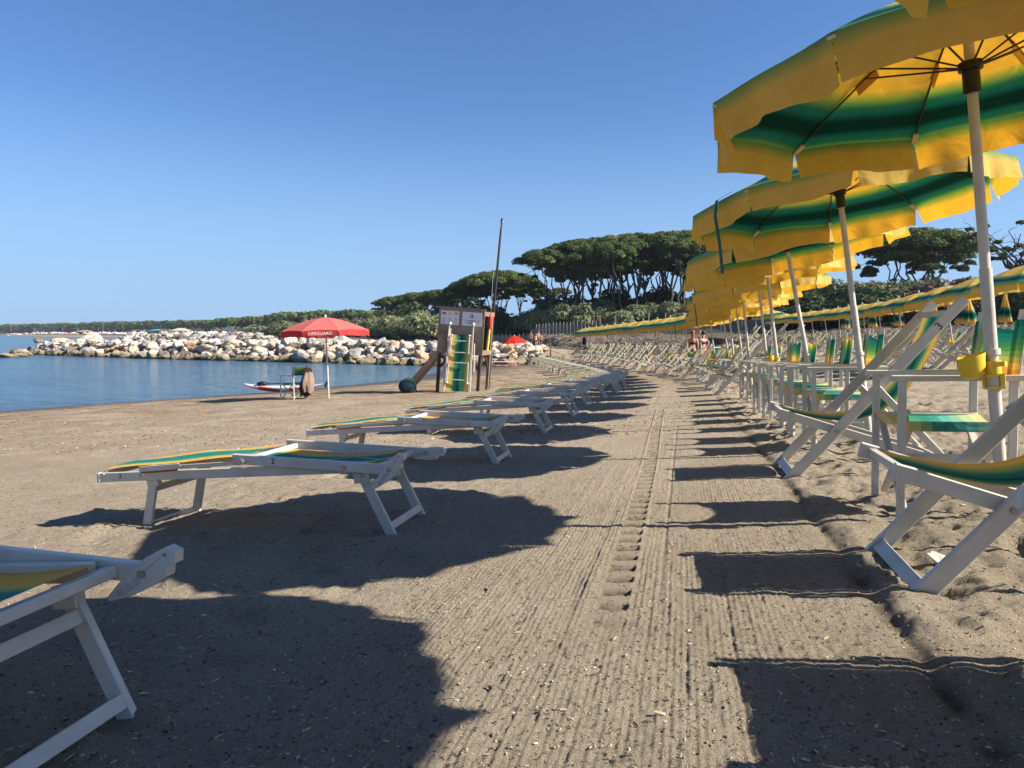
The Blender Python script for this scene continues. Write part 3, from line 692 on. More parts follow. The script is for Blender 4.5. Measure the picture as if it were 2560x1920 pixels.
# ------------------------------------------------------------------ sun loungers
def lounger_kit(flat=-14, nflat=0):
    """x = 0 at the head legs' feet, -x towards the sea"""
    W = .245; ps = []; Z = .345
    for s, nm in ((-1, 0), (1, 1)):
        b = MB(); b.beam((-1.74, s*W, Z-.02), (-.10, s*W, Z+.008), .026, .052); ps.append(('side_rail', b, WHITE, []))
        c = MB(); c.beam((-1.755, s*W, Z-.02), (-1.74, s*W, Z-.02), .03, .056); c.tube([(-1.71, s*(W+.012), Z), (-1.71, s*(W+.018), Z)], .006, 8)
        ps[-1][3].append(('end_cap', c, PLASTIC))
        f = MB(); f.beam((-1.44, s*(W+.03), Z+.026), (-.80, s*(W+.03), Z+.052), .012, .022); f.beam((-1.45, s*(W+.036), Z+.028), (-1.20, s*(W+.036), Z+.041), .014, .03)
        tr = MB(); tr.beam((-1.44, s*(W+.037), Z+.008), (-1.21, s*(W+.037), Z+.020), .012, .009)
        ps.append(('sunshade_bar', f, WHITE, [('trim', tr, REDTRIM)]))
        t = MB(); t.beam((-.86, s*(W+.035), Z+.075), (.02, s*(W+.035), Z+.0), .026, .052)
        bt = MB(); bt.tube([(-.80, s*(W+.02), Z+.062), (-.80, s*(W+.075), Z+.062)], .012, 10); bt.tube([(-.80, s*(W+.055), Z+.062), (-.80, s*(W+.08), Z+.062)], .019, 10)
        bt.tube([(-1.19, s*(W+.04), Z+.043), (-1.19, s*(W+.055), Z+.043)], .012, 8); bt.tube([(-.22, s*(W+.045), Z+.018), (-.22, s*(W+.056), Z+.018)], .012, 8); bt.tube([(-1.46, s*(W+.01), Z-.008), (-1.46, s*(W+.02), Z-.008)], .012, 8)
        bk = MB()   # angled plastic bracket at the head
        y0, y1 = s*(W+.02), s*(W+.055)
        pr = [(.015, Z-.062), (-.055, Z-.098), (-.062, Z-.088), (-.02, Z-.02), (.035, Z+.045), (.085, Z+.085), (.115, Z+.08), (.118, Z+.05), (.098, Z+.035), (.10, Z+.01), (.07, Z-.02)]
        an_ = flat if s > 0 else nflat
        ca, sa = math.cos(R(an_)), math.sin(R(an_))
        if an_:
            pr = [(.03+(x-.03)*ca-(z-Z)*sa, Z+(x-.03)*sa+(z-Z)*ca) for x, z in pr]
        def T_(x, z):
            if an_: return (.03+(x-.03)*ca-(z-Z)*sa, Z+(x-.03)*sa+(z-Z)*ca)
            return (x, z)
        vs = [(x, y, z) for y in (y0, y1) for x, z in pr]; n = len(pr)
        bk.add(vs, [tuple(range(n)), tuple(range(2*n-1, n-1, -1))]+[(i, n+i, n+(i+1) % n, (i+1) % n) for i in range(n)])
        sl = MB()
        for yy in (y0-s*.001, y1+s*.001):
            for q in (0, 1, 2):
                a_, b_ = T_(-.030+q*.020, Z-.072+q*.021), T_(-.016+q*.020, Z-.058+q*.021); sl.beam((a_[0], yy, a_[1]), (b_[0], yy, b_[1]), .003, .018, (0, 1, 0) if 0 else (1, 0, -1))
            a_, b_ = T_(.02, Z+.0), T_(.07, Z+.055); bk.beam((a_[0], yy, a_[1]), (b_[0], yy, b_[1]), .006, .010, (1, 0, -1))
        bb = MB(); 
        for yy, sg in ((y1, s), (y0, -s)):
            c_ = T_(.088, Z+.066); bb.tube([(.03, yy, Z), (.03, yy+sg*.006, Z)], .011, 8); bb.tube([(c_[0], yy, c_[1]), (c_[0], yy+sg*.003, c_[1])], .005, 6)
        ps.append(('back_tube', t, WHITE, [('bolt', bt, STEEL), ('bracket', bk, PLASTIC), ('slot', sl, GREYCAP), ('bolt', bb, STEEL)]))
    cr = MB(); cr.beam((-.80, -W-.02, Z+.062), (-.80, W+.02, Z+.062), .03, .03); cr.beam((-.06, -W-.02, Z+.005), (-.06, W+.02, Z+.005), .03, .03); cr.beam((-1.72, -W+.01, Z-.0), (-1.72, W-.01, Z-.0), .028, .03)
    ps.append(('cross_tube', cr, WHITE))
    for xf, xt in ((.0, -.155), (-1.50, -1.41)):
        for s in (-1, 1):
            l = MB(); l.beam((xf, s*(W-.025), -.03), (xt, s*(W-.025), Z-.03), .022, .052, (1, 0, 0)); ps.append(('leg', l, WHITE))
            br = MB(); br.beam((xt+.0, s*(W-.025), Z-.075), (xt-.005, s*(W-.02), Z-.018), .036, .075, (1, 0, 0)); br.tube([(xt, s*(W-.0), Z-.035), (xt, s*(W+.006), Z-.035)], .012, 8); ps.append(('leg_bracket', br, PLASTIC))
        lc = MB(); k = .17; lc.beam((xf+(xt-xf)*.08, -W+.03, .035), (xf+(xt-xf)*.08, W-.03, .035), .016, .038, (xt-xf, 0, .35))
        lc.beam((xf+(xt-xf)*.78, -W+.03, .25), (xf+(xt-xf)*.78, W-.03, .25), .016, .038, (xt-xf, 0, .35)); ps.append(('leg_crossbar', lc, WHITE))
    def sling(x0, x1, z0, z1, sagx, crown=.012):
        c = MB(); Pn, U = [], []
        for i in range(17):
            t = i/16; ro, uo = [], []
            for j in range(13):
                u = j/12; ro.append((x0+(x1-x0)*t, (u-.5)*2*(W-.012), z0+(z1-z0)*t-sagx*math.sin(math.pi*t)-crown*math.sin(math.pi*u)+.004*math.sin(9*t+5*u))); uo.append((u, t))
            Pn.append(ro); U.append(uo)
        c.grid(Pn, 0, U); return c
    ps.append(('seat_sling', sling(-1.72, -.83, Z+.022, Z+.078, -.004, -.010), LOUNGEC))
    ps.append(('head_sling', sling(-.78, -.07, Z+.05, Z+.03, .03, -.01), LOUNGEC))
    cd = MB(); cd.tube([(-.75, -.22, Z+.06), (-.5, -.12, Z+.028), (-.3, .02, Z+.022), (-.05, -.2, Z+.04), (.09, -W-.03, Z+.07)], .0022, 5); ps.append(('cord', cd, CORD))
    return Kit('sun_lounger', ps)
LK = lounger_kit(); LK2 = lounger_kit(-42)
LY = [1.37, 3.79, 6.27, 8.78, 11.2, 13.6, 15.9, 18.1]+[20.3+2.25*k for k in range(15)]
LT = [-1.35, -1.46, -1.53, -1.58, -1.6]
for i, Y in enumerate(LY):
    t = LT[i] if i < 5 else -1.62+rr.uniform(-.08, .08)
    x, y, hd = row(Y, t); y2 = y+.245*math.cos(hd); x2 = x+.245*math.sin(-hd)
    if i < 5: rot = (0, R(-3.4), hd)
    else: rot = (0, R(-2.6), hd+rr.uniform(-.05, .05))
    loc = (x2, y2, gz(x2, y2))
    o = (LK if i in (0, 4) else LK2).near(loc, rot) if i < 9 else LK.far(loc, rot)
    lab = {0: 'nearest sun lounger, cut off by the lower left edge, only its head end in view', 1: 'white framed sun lounger numbered 2, its whole length in view',
           2: 'sun lounger numbered 3 just beyond the one numbered 2', 3: 'sun lounger numbered 4 in the left row'}.get(i, f'folded flat striped sun lounger, {ORD[i+1]} from the camera in the left row')
    tag(o, lab, 'sun lounger', 'sun loungers in the row left of the path')
    if 1 <= i <= 3:
        number(str(i+1), .04, (-1.60, -.2595, .332), o); number(str(i+1), .045, (-.62, -.2945, .402), o, (math.pi/2, R(4), 0))

# ------------------------------------------------------------------ boulders
def rock_mesh(seed, sub=3, mats=None):
    rnd = np.random.RandomState(seed); bm = bmesh.new(); bmesh.ops.create_icosphere(bm, subdivisions=sub, radius=1)
    n = rnd.randn(15, 3); n /= np.linalg.norm(n, axis=1)[:, None]; dd = rnd.uniform(.55, 1.0, 15)
    for v in bm.verts:
        p = np.array(v.co); dn = n @ p; r_ = min(1.25, np.min(np.where(dn > .05, dd/np.maximum(dn, .05), 9)))
        k = .035*math.sin(7*p[0]+seed)+.03*math.sin(9*p[1]*p[2]+5*p[1]+seed*2)+.02*math.sin(17*p[2]+11*p[0])
        v.co = v.co*(r_+k)
    me = D.meshes.new('boulder'); bm.to_mesh(me); bm.free()
    me.polygons.foreach_set('use_smooth', np.zeros(len(me.polygons), bool)); me.update(); return me
def rock_mat(name, c, c2):
    m = D.materials.new(name); t, n, l = nodes(m); b = n['Principled BSDF']; b.inputs['Roughness'].default_value = .9
    geo = n.new('ShaderNodeNewGeometry'); nz = n.new('ShaderNodeTexNoise'); nz.inputs['Scale'].default_value = 1.6; nz.inputs['Detail'].default_value = 8; nz.inputs['Roughness'].default_value = .7
    l.new(geo.outputs['Position'], nz.inputs[0]); r = n.new('ShaderNodeValToRGB'); r.color_ramp.elements[0].position = .35; r.color_ramp.elements[0].color = col4(c2); r.color_ramp.elements[1].position = .6; r.color_ramp.elements[1].color = col4(c)
    l.new(nz.outputs['Fac'], r.inputs[0])
    sp = n.new('ShaderNodeSeparateXYZ'); l.new(geo.outputs['Position'], sp.inputs[0])
    ad = n.new('ShaderNodeMath'); ad.operation = 'MULTIPLY_ADD'; ad.inputs[1].default_value = .6; l.new(nz.outputs['Fac'], ad.inputs[0]); l.new(sp.outputs[2], ad.inputs[2])
    mr = n.new('ShaderNodeMapRange'); mr.inputs[1].default_value = .62; mr.inputs[2].default_value = .95; mr.inputs[3].default_value = 1; mr.inputs[4].default_value = 0; l.new(ad.outputs[0], mr.inputs[0])
    mx = n.new('ShaderNodeMix'); mx.data_type = 'RGBA'; l.new(mr.outputs[0], mx.inputs[0]); l.new(r.outputs[0], mx.inputs[6]); mx.inputs[7].default_value = (.20, .155, .085, 1)   # weed stain of the waterline
    mr2 = n.new('ShaderNodeMapRange'); mr2.inputs[1].default_value = .05; mr2.inputs[2].default_value = .16; mr2.inputs[3].default_value = 1; mr2.inputs[4].default_value = 0; l.new(sp.outputs[2], mr2.inputs[0])
    mx2 = n.new('ShaderNodeMix'); mx2.data_type = 'RGBA'; l.new(mr2.outputs[0], mx2.inputs[0]); l.new(mx.outputs[2], mx2.inputs[6]); mx2.inputs[7].default_value = (.05, .04, .02, 1)
    l.new(mx2.outputs[2], b.inputs['Base Color'])
    bp = n.new('ShaderNodeBump'); bp.inputs['Strength'].default_value = .8; bp.inputs['Distance'].default_value = .12; n2 = n.new('ShaderNodeTexNoise'); n2.inputs['Scale'].default_value = 4; n2.inputs['Detail'].default_value = 8; l.new(geo.outputs['Position'], n2.inputs[0]); l.new(n2.outputs['Fac'], bp.inputs['Height']); l.new(bp.outputs[0], b.inputs['Normal'])
    return m
RM = [('white', rock_mat('white_limestone', (.60, .53, .43), (.38, .33, .27))), ('cream', rock_mat('cream_limestone', (.56, .45, .32), (.36, .28, .20))), ('grey', rock_mat('grey_rock', (.36, .34, .31), (.19, .175, .16))),
      ('rusty orange', rock_mat('rusty_rock', (.50, .29, .17), (.36, .25, .17))), ('dark brown', rock_mat('dark_brown_rock', (.17, .14, .11), (.08, .065, .05)))]
RMS = [[rock_mesh(10*k+j) for j in range(4)] for k in range(5)]
for k in range(5):
    for me in RMS[k]: me.materials.append(RM[k][1])
rnd = random.Random(21)
JL = [(.6, 53), (-4, 50.5), (-16, 57.5), (-30, 65), (-44, 74.5), (-56, 83)]
def jet(a):
    n = len(JL)-1; i = min(int(a*n), n-1); f = a*n-i; return JL[i][0]*(1-f)+JL[i+1][0]*f, JL[i][1]*(1-f)+JL[i+1][1]*f
cand = []
for a in range(4200):
    u = rnd.random(); w_ = rnd.random()
    x, y = jet(u); nx_, ny_ = .46, .89                     # away from the camera
    wd = 7.5*(1-.55*u); d = w_*wd
    if u < .04: d *= .5
    top = 1.6*(.72 if u < .16 else .86 if u < .3 else 1)*(1-.15*u)*min(1, (1-u)*9)
    prof = min(1, w_*2.6)*(1 if w_ < .75 else 1-(w_-.75)*2.4)
    s = rnd.uniform(.34, .70)*(1.3 if rnd.random() < .2 else 1)
    X, Y = x+nx_*d, y+ny_*d
    z = max(.12, top*prof-.28*s+rnd.uniform(-.15, .1)); base = max(gz(X, Y), -.3)
    z = max(z, base+.15) if u < .3 else z
    cand.append((X, Y, z, s, u, w_))
acc = []
for c in sorted(cand, key=lambda q: (q[5], rnd.random())):
    if all((c[0]-o[0])**2+(c[1]-o[1])**2+1.3*(c[2]-o[2])**2 > (.78*(c[3]+o[3]))**2 for o in acc if abs(c[0]-o[0]) < 2.2): acc.append(c)
acc = [c for c in acc if not (c[0] > 2.5 and c[1] > 58)]
print('boulders', len(acc))
def rk():
    q = rnd.random(); return 0 if q < .20 else 1 if q < .58 else 2 if q < .80 else 3 if q < .88 else 4
ST = MB(); ST_V, ST_F, ST_M = [], [], []
lowrocks = [rock_mesh(70+j, 2) for j in range(5)]
def stuff_rock(X, Y, z, s, k, V, F, M_):
    me = lowrocks[rnd.randrange(5)]; e = Euler((rnd.uniform(-.4, .4), rnd.uniform(-.4, .4), rnd.uniform(0, 6))).to_matrix()
    co = np.empty(len(me.vertices)*3); me.vertices.foreach_get('co', co); co = co.reshape(-1, 3)*np.array([s*rnd.uniform(.9, 1.4), s, s*rnd.uniform(.6, .85)])
    co = co @ np.array(e).T+np.array([X, Y, z]); off = sum(len(v) for v in V)
    f = np.array([p.vertices[:] for p in me.polygons])+off; V.append(co); F.append(f); M_.append(np.full(len(f), k))
def build_np(name, V, F, M_, mats, smooth=False):
    V = np.concatenate(V); F = np.concatenate(F); k = F.shape[1]
    me = D.meshes.new(name); me.vertices.add(len(V)); me.vertices.foreach_set('co', V.astype(np.float32).ravel()); me.loops.add(F.size); me.loops.foreach_set('vertex_index', F.astype(np.int32).ravel())
    me.polygons.add(len(F)); me.polygons.foreach_set('loop_start', np.arange(0, F.size, k)); me.polygons.foreach_set('loop_total', np.full(len(F), k))
    if M_ is not None: me.polygons.foreach_set('material_index', np.concatenate(M_).astype(np.int32))
    me.polygons.foreach_set('use_smooth', np.full(len(F), smooth))
    for m in mats: me.materials.append(m)
    me.update(); me.validate(); return me
front = sorted(acc, key=lambda c: -(c[3]/c[1])*(1 if c[5] < .62 else .45))
V_, F_, M_ = [], [], []
for j, (X, Y, z, s, u, w_) in enumerate(front):
    k = rk()
    if z < .45 and rnd.random() < .6: k = 4 if rnd.random() < .5 else 2
    if j < 292:
        o = link_mesh('boulder', RMS[k][rnd.randrange(4)], None, (X, Y, z), (rnd.uniform(-.35, .35), rnd.uniform(-.35, .35), rnd.uniform(0, 6)), (s*rnd.uniform(.95, 1.5), s*rnd.uniform(.9, 1.1), s*rnd.uniform(.65, .95)))
        cn = RM[k][0]; pxl = 1280+1862*X/Y; szw = 'large' if s > .62 else 'small' if s < .45 else 'mid sized'
        tier = 'at the waterline' if z < .55 else 'in the middle tier' if z < 1.05 else 'on top of the heap' if w_ < .6 else 'at the back of the heap'
        wh = next(t for lim, t in ((90, 'at the outer tip'), (200, 'near the outer tip'), (330, 'in the outer third'), (450, 'midway to the lifeguard umbrella'), (560, 'between the middle and the kayak'), (660, 'above the kayak'), (760, 'left of the lifeguard pole'), (830, 'behind the lifeguard pole'), (920, 'right of the lifeguard pole'), (1040, 'left of the ladder'), (1140, 'behind the ladder'), (1230, 'behind the tower'), (9999, 'beside the bright red umbrella')) if pxl < lim)
        tag(o, f'{szw} {cn} boulder {tier} {wh}', 'boulder', 'boulders of the near breakwater')
    else: stuff_rock(X, Y, z, s, k, V_, F_, M_)
for j in range(90):       # small stones filling the gaps and the beach root
    u = rnd.random(); x, y = jet(u); d = rnd.uniform(0, 5); stuff_rock(x+.46*d, y+.89*d, rnd.uniform(.1, 1.2)*min(1, d/2+.2), rnd.uniform(.25, .5), rk(), V_, F_, M_)
for j in range(260):      # rubble spreading behind the root
    X = rnd.uniform(-26, -1); Y = 62+rnd.uniform(0, 13)+(-X)*.25; stuff_rock(X, Y, gz(X, Y)+rnd.uniform(0, .25), rnd.uniform(.3, .6), rk(), V_, F_, M_)
if V_:
    o = link_mesh('rubble', build_np('rubble', V_, F_, M_, [m[1] for m in RM])); tag(o, 'smaller stones filling the back and gaps of the near breakwater', 'stones', kind='stuff')
V_, F_, M_ = [], [], []
for j in range(420):
    u = rnd.random(); Y = 245-u*90+rnd.uniform(-5, 5); px = 300+u*340; X = (px-1280)/1862*Y; w_ = rnd.random()
    stuff_rock(X, Y+w_*8, .2+1.5*min(1, w_*2)*rnd.uniform(.6, 1), rnd.uniform(.6, 1.3), rnd.choice([2, 4, 4, 2, 0, 1]), V_, F_, M_)
o = link_mesh('second_breakwater', build_np('second_breakwater', V_, F_, M_, [m[1] for m in RM])); tag(o, 'darker stone breakwater seen beyond the near one', 'breakwater', kind='stuff')
for px, Y, s, k, lb in ((103, 178, 1.2, 4, 'small dark rock standing alone in the sea, leftmost'), (151, 170, 1.6, 1, 'pale lone rock in the sea beside the small dark one'), (226, 108, 1.7, 0, 'big white flat boulder topping the outer breakwater')):
    X = (px-1280)/1862*Y; tag(link_mesh('boulder', RMS[k][1], None, (X, Y, .25 if k != 0 else .9), (.1, 0, px), (s*1.3, s, s*.7)), lb, 'boulder')
for px, py, s in ((20, 889, .7), (45, 888, .55), (62, 885, .8), (1248, 905, .5), (1310, 893, .8)):
    Y = 2.1*1862/(py-833); X = (px-1280)/1862*Y
    tag(link_mesh('boulder', RMS[1][px % 4], None, (X, Y, max(gz(X, Y), 0)+.1), (0, .1, px), (s*1.5, s, s*.6)), {20: 'low cream rock at the outermost tip of the breakwater', 45: 'second low cream rock from the breakwater tip', 62: 'third low cream rock from the breakwater tip', 1248: 'small cream rock at the sunbathers left of the red umbrella', 1310: 'cream boulder at the breakwater root below the bright red umbrella'}[px], 'boulder')

# ------------------------------------------------------------------ foliage
def leaf_mat(name, a, b_, c, trans=.25):
    m = D.materials.new(name); t, n, l = nodes(m); b = n['Principled BSDF']; out = n['Material Output']; b.inputs['Roughness'].default_value = .75; b.inputs['Specular IOR Level'].default_value = .2
    at = n.new('ShaderNodeAttribute'); at.attribute_name = 'tone'; r = n.new('ShaderNodeValToRGB'); e = r.color_ramp.elements
    e[0].color = col4(a); e[1].color = col4(c); e.new(.5).color = col4(b_); l.new(at.outputs['Fac'], r.inputs[0]); l.new(r.outputs[0], b.inputs['Base Color'])
    tr = n.new('ShaderNodeBsdfTranslucent'); l.new(r.outputs[0], tr.inputs[0]); ms = n.new('ShaderNodeMixShader'); ms.inputs[0].default_value = trans
    l.new(b.outputs[0], ms.inputs[1]); l.new(tr.outputs[0], ms.inputs[2]); l.new(ms.outputs[0], out.inputs[0]); return m
PINE = leaf_mat('pine_needles', (.032, .055, .015), (.075, .11, .028), (.15, .18, .05))
TAMA = leaf_mat('grey_green_tamarisk', (.12, .14, .07), (.20, .22, .11), (.30, .31, .17))
BUSHD = leaf_mat('dark_green_bush', (.02, .04, .014), (.04, .07, .022), (.075, .105, .035))
BUSHB = leaf_mat('brownish_bush', (.07, .07, .03), (.12, .11, .055), (.19, .15, .09))
BARK = mat('grey_brown_bark', (.075, .058, .048), .9, .2, 3, bump=.6, bscale=14)
def leaves(lobes, per, size, seed, flat=.5, up=.5, asp=1.0):
    """lobes: (centre, radii, tone); returns quads on their shells"""
    rs = np.random.RandomState(seed); Vs, T = [], []
    for c, rad, tone in lobes:
        n = int(per*(rad[0]*rad[1])**.5) if per > 0 else -per
        d = rs.randn(n, 3); d /= np.linalg.norm(d, axis=1)[:, None]
        d[:, 2] = np.where(d[:, 2] < -.35, -d[:, 2], d[:, 2])
        r_ = rs.uniform(.62, 1.06, n)[:, None]
        p = np.array(c)+d*np.array(rad)*r_
        nr = d*[1, 1, 1.3]+rs.randn(n, 3)*.55; nr /= np.linalg.norm(nr, axis=1)[:, None]
        t1 = np.cross(nr, rs.randn(n, 3)+[0, 0, up*3]); t1 /= np.linalg.norm(t1, axis=1)[:, None]; t2 = np.cross(nr, t1)
        s = size*rs.uniform(.55, 1.25, n)[:, None]
        q = np.stack([p-t1*s*.5-t2*s*.5*asp, p+t1*s*.5-t2*s*.35*asp, p+t1*s*.35+t2*s*.6*asp, p-t1*s*.45+t2*s*.4*asp], 1)
        Vs.append(q.reshape(-1, 3)); T.append(np.repeat(np.clip(tone+rs.uniform(-.22, .22, n), 0, 1), 4))
    V = np.concatenate(Vs); return V, np.concatenate(T)
def leaf_mesh(name, V, T, m):
    F = np.arange(len(V)).reshape(-1, 4); me = build_np(name, [V], [F], None, [m]); a = me.attributes.new('tone', 'FLOAT', 'POINT'); a.data.foreach_set('value', T.astype(np.float32)); return me
def branch_path(a, b, rnd, k=4, wig=.12):
    a, b = Vector(a), Vector(b); L = (b-a).length; pts = [a]
    for i in range(1, k): 
        t = i/k; pts.append(a.lerp(b, t)+Vector((rnd.uniform(-1, 1), rnd.uniform(-1, 1), rnd.uniform(-.4, .4)))*L*wig)
    return pts+[b]
def pine_kit(seed, H, Rad, thick=.55, lean=(0, 0), nl=26, per=560, split=.42, lobe=.27, size=.18):
    rnd = random.Random(seed); tr = MB(); lob = []; top = Vector((lean[0], lean[1], H))
    fork = Vector((lean[0]*.45, lean[1]*.45, H*split))
    tr.tube(branch_path((0, 0, -.3), fork, rnd, 5, .05), [.27*H/12, .24*H/12, .21*H/12, .19*H/12, .18*H/12, .17*H/12], 8)
    limbs = []; n = rnd.choice([3, 4, 4, 5])
    for i in range(n):
        a = 2*math.pi*(i+rnd.uniform(-.25, .25))/n; e = Vector((top.x+math.cos(a)*Rad*.42, top.y+math.sin(a)*Rad*.42, H*rnd.uniform(.74, .82))); limbs.append((e, a))
        pth = branch_path(fork, e, rnd, 4, .09); tr.tube(pth, [.14*H/12, .12*H/12, .10*H/12, .085*H/12, .07*H/12], 6)
    for i in range(nl):
        r_ = Rad*math.sqrt((i+.5)/nl); a = 2.39996*i+rnd.uniform(-.4, .4)
        rz = Rad*lobe*rnd.uniform(.8, 1.25)
        c = Vector((top.x+r_*math.cos(a), top.y+r_*math.sin(a), H-rz*thick-.30*Rad*(r_/Rad)**2.2*rnd.uniform(.8, 1.2)))
        lob.append((c, (rz, rz, rz*thick), rnd.uniform(.25, .75)))
        e = min(limbs, key=lambda q: (q[0]-c).length)[0]; tr.tube(branch_path(e, c-Vector((0, 0, rz*thick*.3)), rnd, 3, .10), [.06*H/12, .045*H/12, .035*H/12, .02*H/12], 5)
        if rnd.random() < .7:
            c2 = c+Vector((rnd.uniform(-1, 1), rnd.uniform(-1, 1), -rnd.uniform(.8, 2.4))); lob.append((c2, (rz*.6, rz*.6, rz*thick*.6), rnd.uniform(.1, .5)))
            tr.tube(branch_path(e, c2, rnd, 3, .12), [.04, .03, .025, .015], 4)
    V, T = leaves(lob, per, size, seed)
    return tr.mesh('trunk', BARK), leaf_mesh('crown', V, T, PINE)
PK = [pine_kit(1, 12, 4.6), pine_kit(2, 12, 4.0, split=.35), pine_kit(3, 12, 5.2, nl=30, split=.5), pine_kit(4, 12, 4.2, lean=(-2.2, 0), split=.4), pine_kit(5, 12, 3.7, lean=(1.2, .6), nl=22, split=.55), pine_kit(6, 10, 6.0, nl=34, split=.25, lobe=.22)]
def pine(px, Y, topy, k, label, grp, wid=1.0, rz=None):
    X = (px-1280)/1862*Y; z0 = gz(X, Y); Ht = EYE+(833-topy)/1862*Y-z0; base = 12 if k != 5 else 10
    o = empty('umbrella_pine', (X, Y, z0-.1), (0, 0, rz if rz is not None else rr.uniform(0, 6.28))); s = Ht/base; o.scale = (s*wid, s*wid, s)
    link_mesh('trunk', PK[k][0], o); link_mesh('crown', PK[k][1], o); tag(o, label, 'tree', grp); return o
# large grove right of centre
i = 0
GRX = [(1450, 98, 640, 2, .9), (1480, 104, 632, 0, 1), (1520, 100, 622, 1, 1), (1552, 106, 620, 4, 1), (1582, 102, 618, 3, 1), (1612, 98, 614, 2, 1), (1640, 105, 612, 0, 1), (1668, 100, 606, 1, 1), (1698, 104, 604, 4, 1), (1730, 99, 604, 2, 1), (1765, 103, 612, 0, 1), (1560, 78, 606, 3, .7), (1690, 77, 596, 4, .8), (1460, 80, 626, 4, .7)]
for px, Y, ty, k, wd in GRX:
    i += 1; pine(px, Y, ty, k, f'dark umbrella pine standing among and behind the big grove, {ORD[i]} counted', 'umbrella pines behind the big grove', wd, 0 if k == 3 else None)
i = 0
GRV = [(1392, 84, 622, 3, .85), (1412, 92, 640, 1, .8), (1440, 86, 600, 1, .9), (1478, 90, 596, 0, .9), (1500, 80, 604, 4, .8), (1535, 86, 590, 2, .95), (1570, 94, 592, 0, .9), (1590, 82, 596, 1, .9), (1628, 88, 584, 3, .95), (1655, 96, 586, 4, 1), (1675, 83, 580, 0, 1), (1712, 90, 578, 2, 1.), (1745, 84, 584, 1, 1), (1775, 92, 590, 4, 1), (1800, 86, 600, 0, .9), (1840, 92, 612, 1, .9)]
for px, Y, ty, k, wd in GRV:
    i += 1; pine(px, Y, ty, k, f'tall umbrella pine, {ORD[i]} from the left in the big grove right of the lifeguard mast', 'umbrella pines of the big grove', wd, 0 if k == 3 else None)
i = 0
for px, Y, ty, k, wd in [(1165, 112, 700, 0, .8), (1205, 108, 684, 2, .9), (1252, 104, 675, 5, .95), (1300, 110, 690, 1, .9), (1335, 114, 712, 4, .8), (1362, 120, 722, 0, .8), (1235, 118, 690, 1, 1.0), (1400, 122, 718, 1, .8)]:
    i += 1; pine(px, Y, ty, k, f'umbrella pine of the middle clump behind the lifeguard mast, {ORD[i]} counted', 'umbrella pines of the middle clump', wd)
i = 0
for q in range(17):
    px = 962+q*12.5; Y = 152-q*2.0+rr.uniform(-4, 8); ty = 744-q*1.9+rr.uniform(-2, 3); i += 1
    pine(px, Y, ty, [0, 1, 3, 4, 2][q % 5], f'small dark umbrella pine, {ORD[i]} from the left in the low clump left of the mast', 'umbrella pines of the low left clump', .72, 0 if q % 5 == 2 else None)
pine(2285, 68, 572, 5, 'broad umbrella pine with several trunks seen between the big umbrella poles', None, 1.05)
pine(2228, 72, 590, 0, 'umbrella pine at the left of the broad one behind the umbrellas', None, .9)
pine(2330, 75, 612, 2, 'umbrella pine at the right of the broad one behind the umbrellas', None, .85)
# half bare pine at the right edge
def bare_tree():
    rnd = random.Random(9); tr = MB(); lob = []
    tr.tube(branch_path((0, 0, -.3), (-1, 0, 3.5), rnd, 4, .06), [.25, .22, .2, .18, .16], 8)
    for i in range(14):
        a = rnd.uniform(0, 6.28); e = Vector((-1+math.cos(a)*rnd.uniform(1.5, 5), math.sin(a)*rnd.uniform(1, 4), rnd.uniform(4.2, 7.2))); p = branch_path((-1, 0, 3.5), e, rnd, 5, .12); tr.tube(p, [.13, .11, .08, .06, .045, .03], 5)
        for j in range(7):
            b0 = p[rnd.randrange(2, 6)]; e2 = b0+Vector((rnd.uniform(-1.3, 1.3), rnd.uniform(-1.3, 1.3), rnd.uniform(-.2, .9))); tr.tube(branch_path(b0, e2, rnd, 3, .2), [.03, .025, .015, .01], 4)
            if rnd.random() < .4: lob.append((e2, (.35, .35, .18), rnd.uniform(.1, .5)))
    lob += [((3, 0, 6.6), (1.6, 1.2, .4), .4), ((5, 0, 6.0), (1.6, 1.4, .5), .4), ((3.5, 0, 4), (2.4, 1.5, .8), .5), ((1, 0, 3.2), (2, 1.5, .8), .4)]
    V, T = leaves(lob, 300, .18, 9); return tr.mesh('trunk', BARK), leaf_mesh('crown', V, T, PINE)
bt = bare_tree(); X, Y = (2575-1280)/1862*56, 56
o = empty('pine_tree', (X, Y, gz(X, Y)), (0, 0, 0)); o.scale = (.9, .9, .95); link_mesh('trunk', bt[0], o); link_mesh('crown', bt[1], o); tag(o, 'half bare twisted pine at the right edge behind the nearest pole', 'tree')

def shrub_kit(seed, m, tall=1.0, asp=1.0, size=.16, n=12, per=520):
    rnd = random.Random(seed); lob = []; tr = MB()
    for i in range(n):
        a = rnd.uniform(0, 6.28); r_ = 1.5*math.sqrt(rnd.random()); s = rnd.uniform(.55, 1.0); c = (r_*math.cos(a), r_*math.sin(a)*.8, (.6+rnd.uniform(0, 1.3)*(1-r_/2.2))*tall)
        lob.append((c, (s, s, s*rnd.uniform(.7, 1.1)*tall), rnd.uniform(.2, .8))); tr.tube(branch_path((rnd.uniform(-.2, .2), 0, -.1), c, rnd, 3, .1), [.05, .04, .03, .015], 4)
    V, T = leaves(lob, per, size, seed, up=1.5, asp=asp); return tr.mesh('stem', BARK), leaf_mesh('foliage', V, T, m)
SK = [shrub_kit(1, TAMA, 1.1, 2.2, .10, 14, 700), shrub_kit(2, TAMA, .9, 2.0, .10, 14, 700), shrub_kit(3, BUSHD), shrub_kit(4, BUSHD, 1.2), shrub_kit(5, BUSHB, 1.0, 2.0, .12), shrub_kit(6, TAMA, 1.3, 2.4, .10, 16, 700), shrub_kit(7, BUSHD, .8)]
SC = {'tamarisk': [0, 1, 5], 'bush': [2, 3, 6], 'brown': [4]}
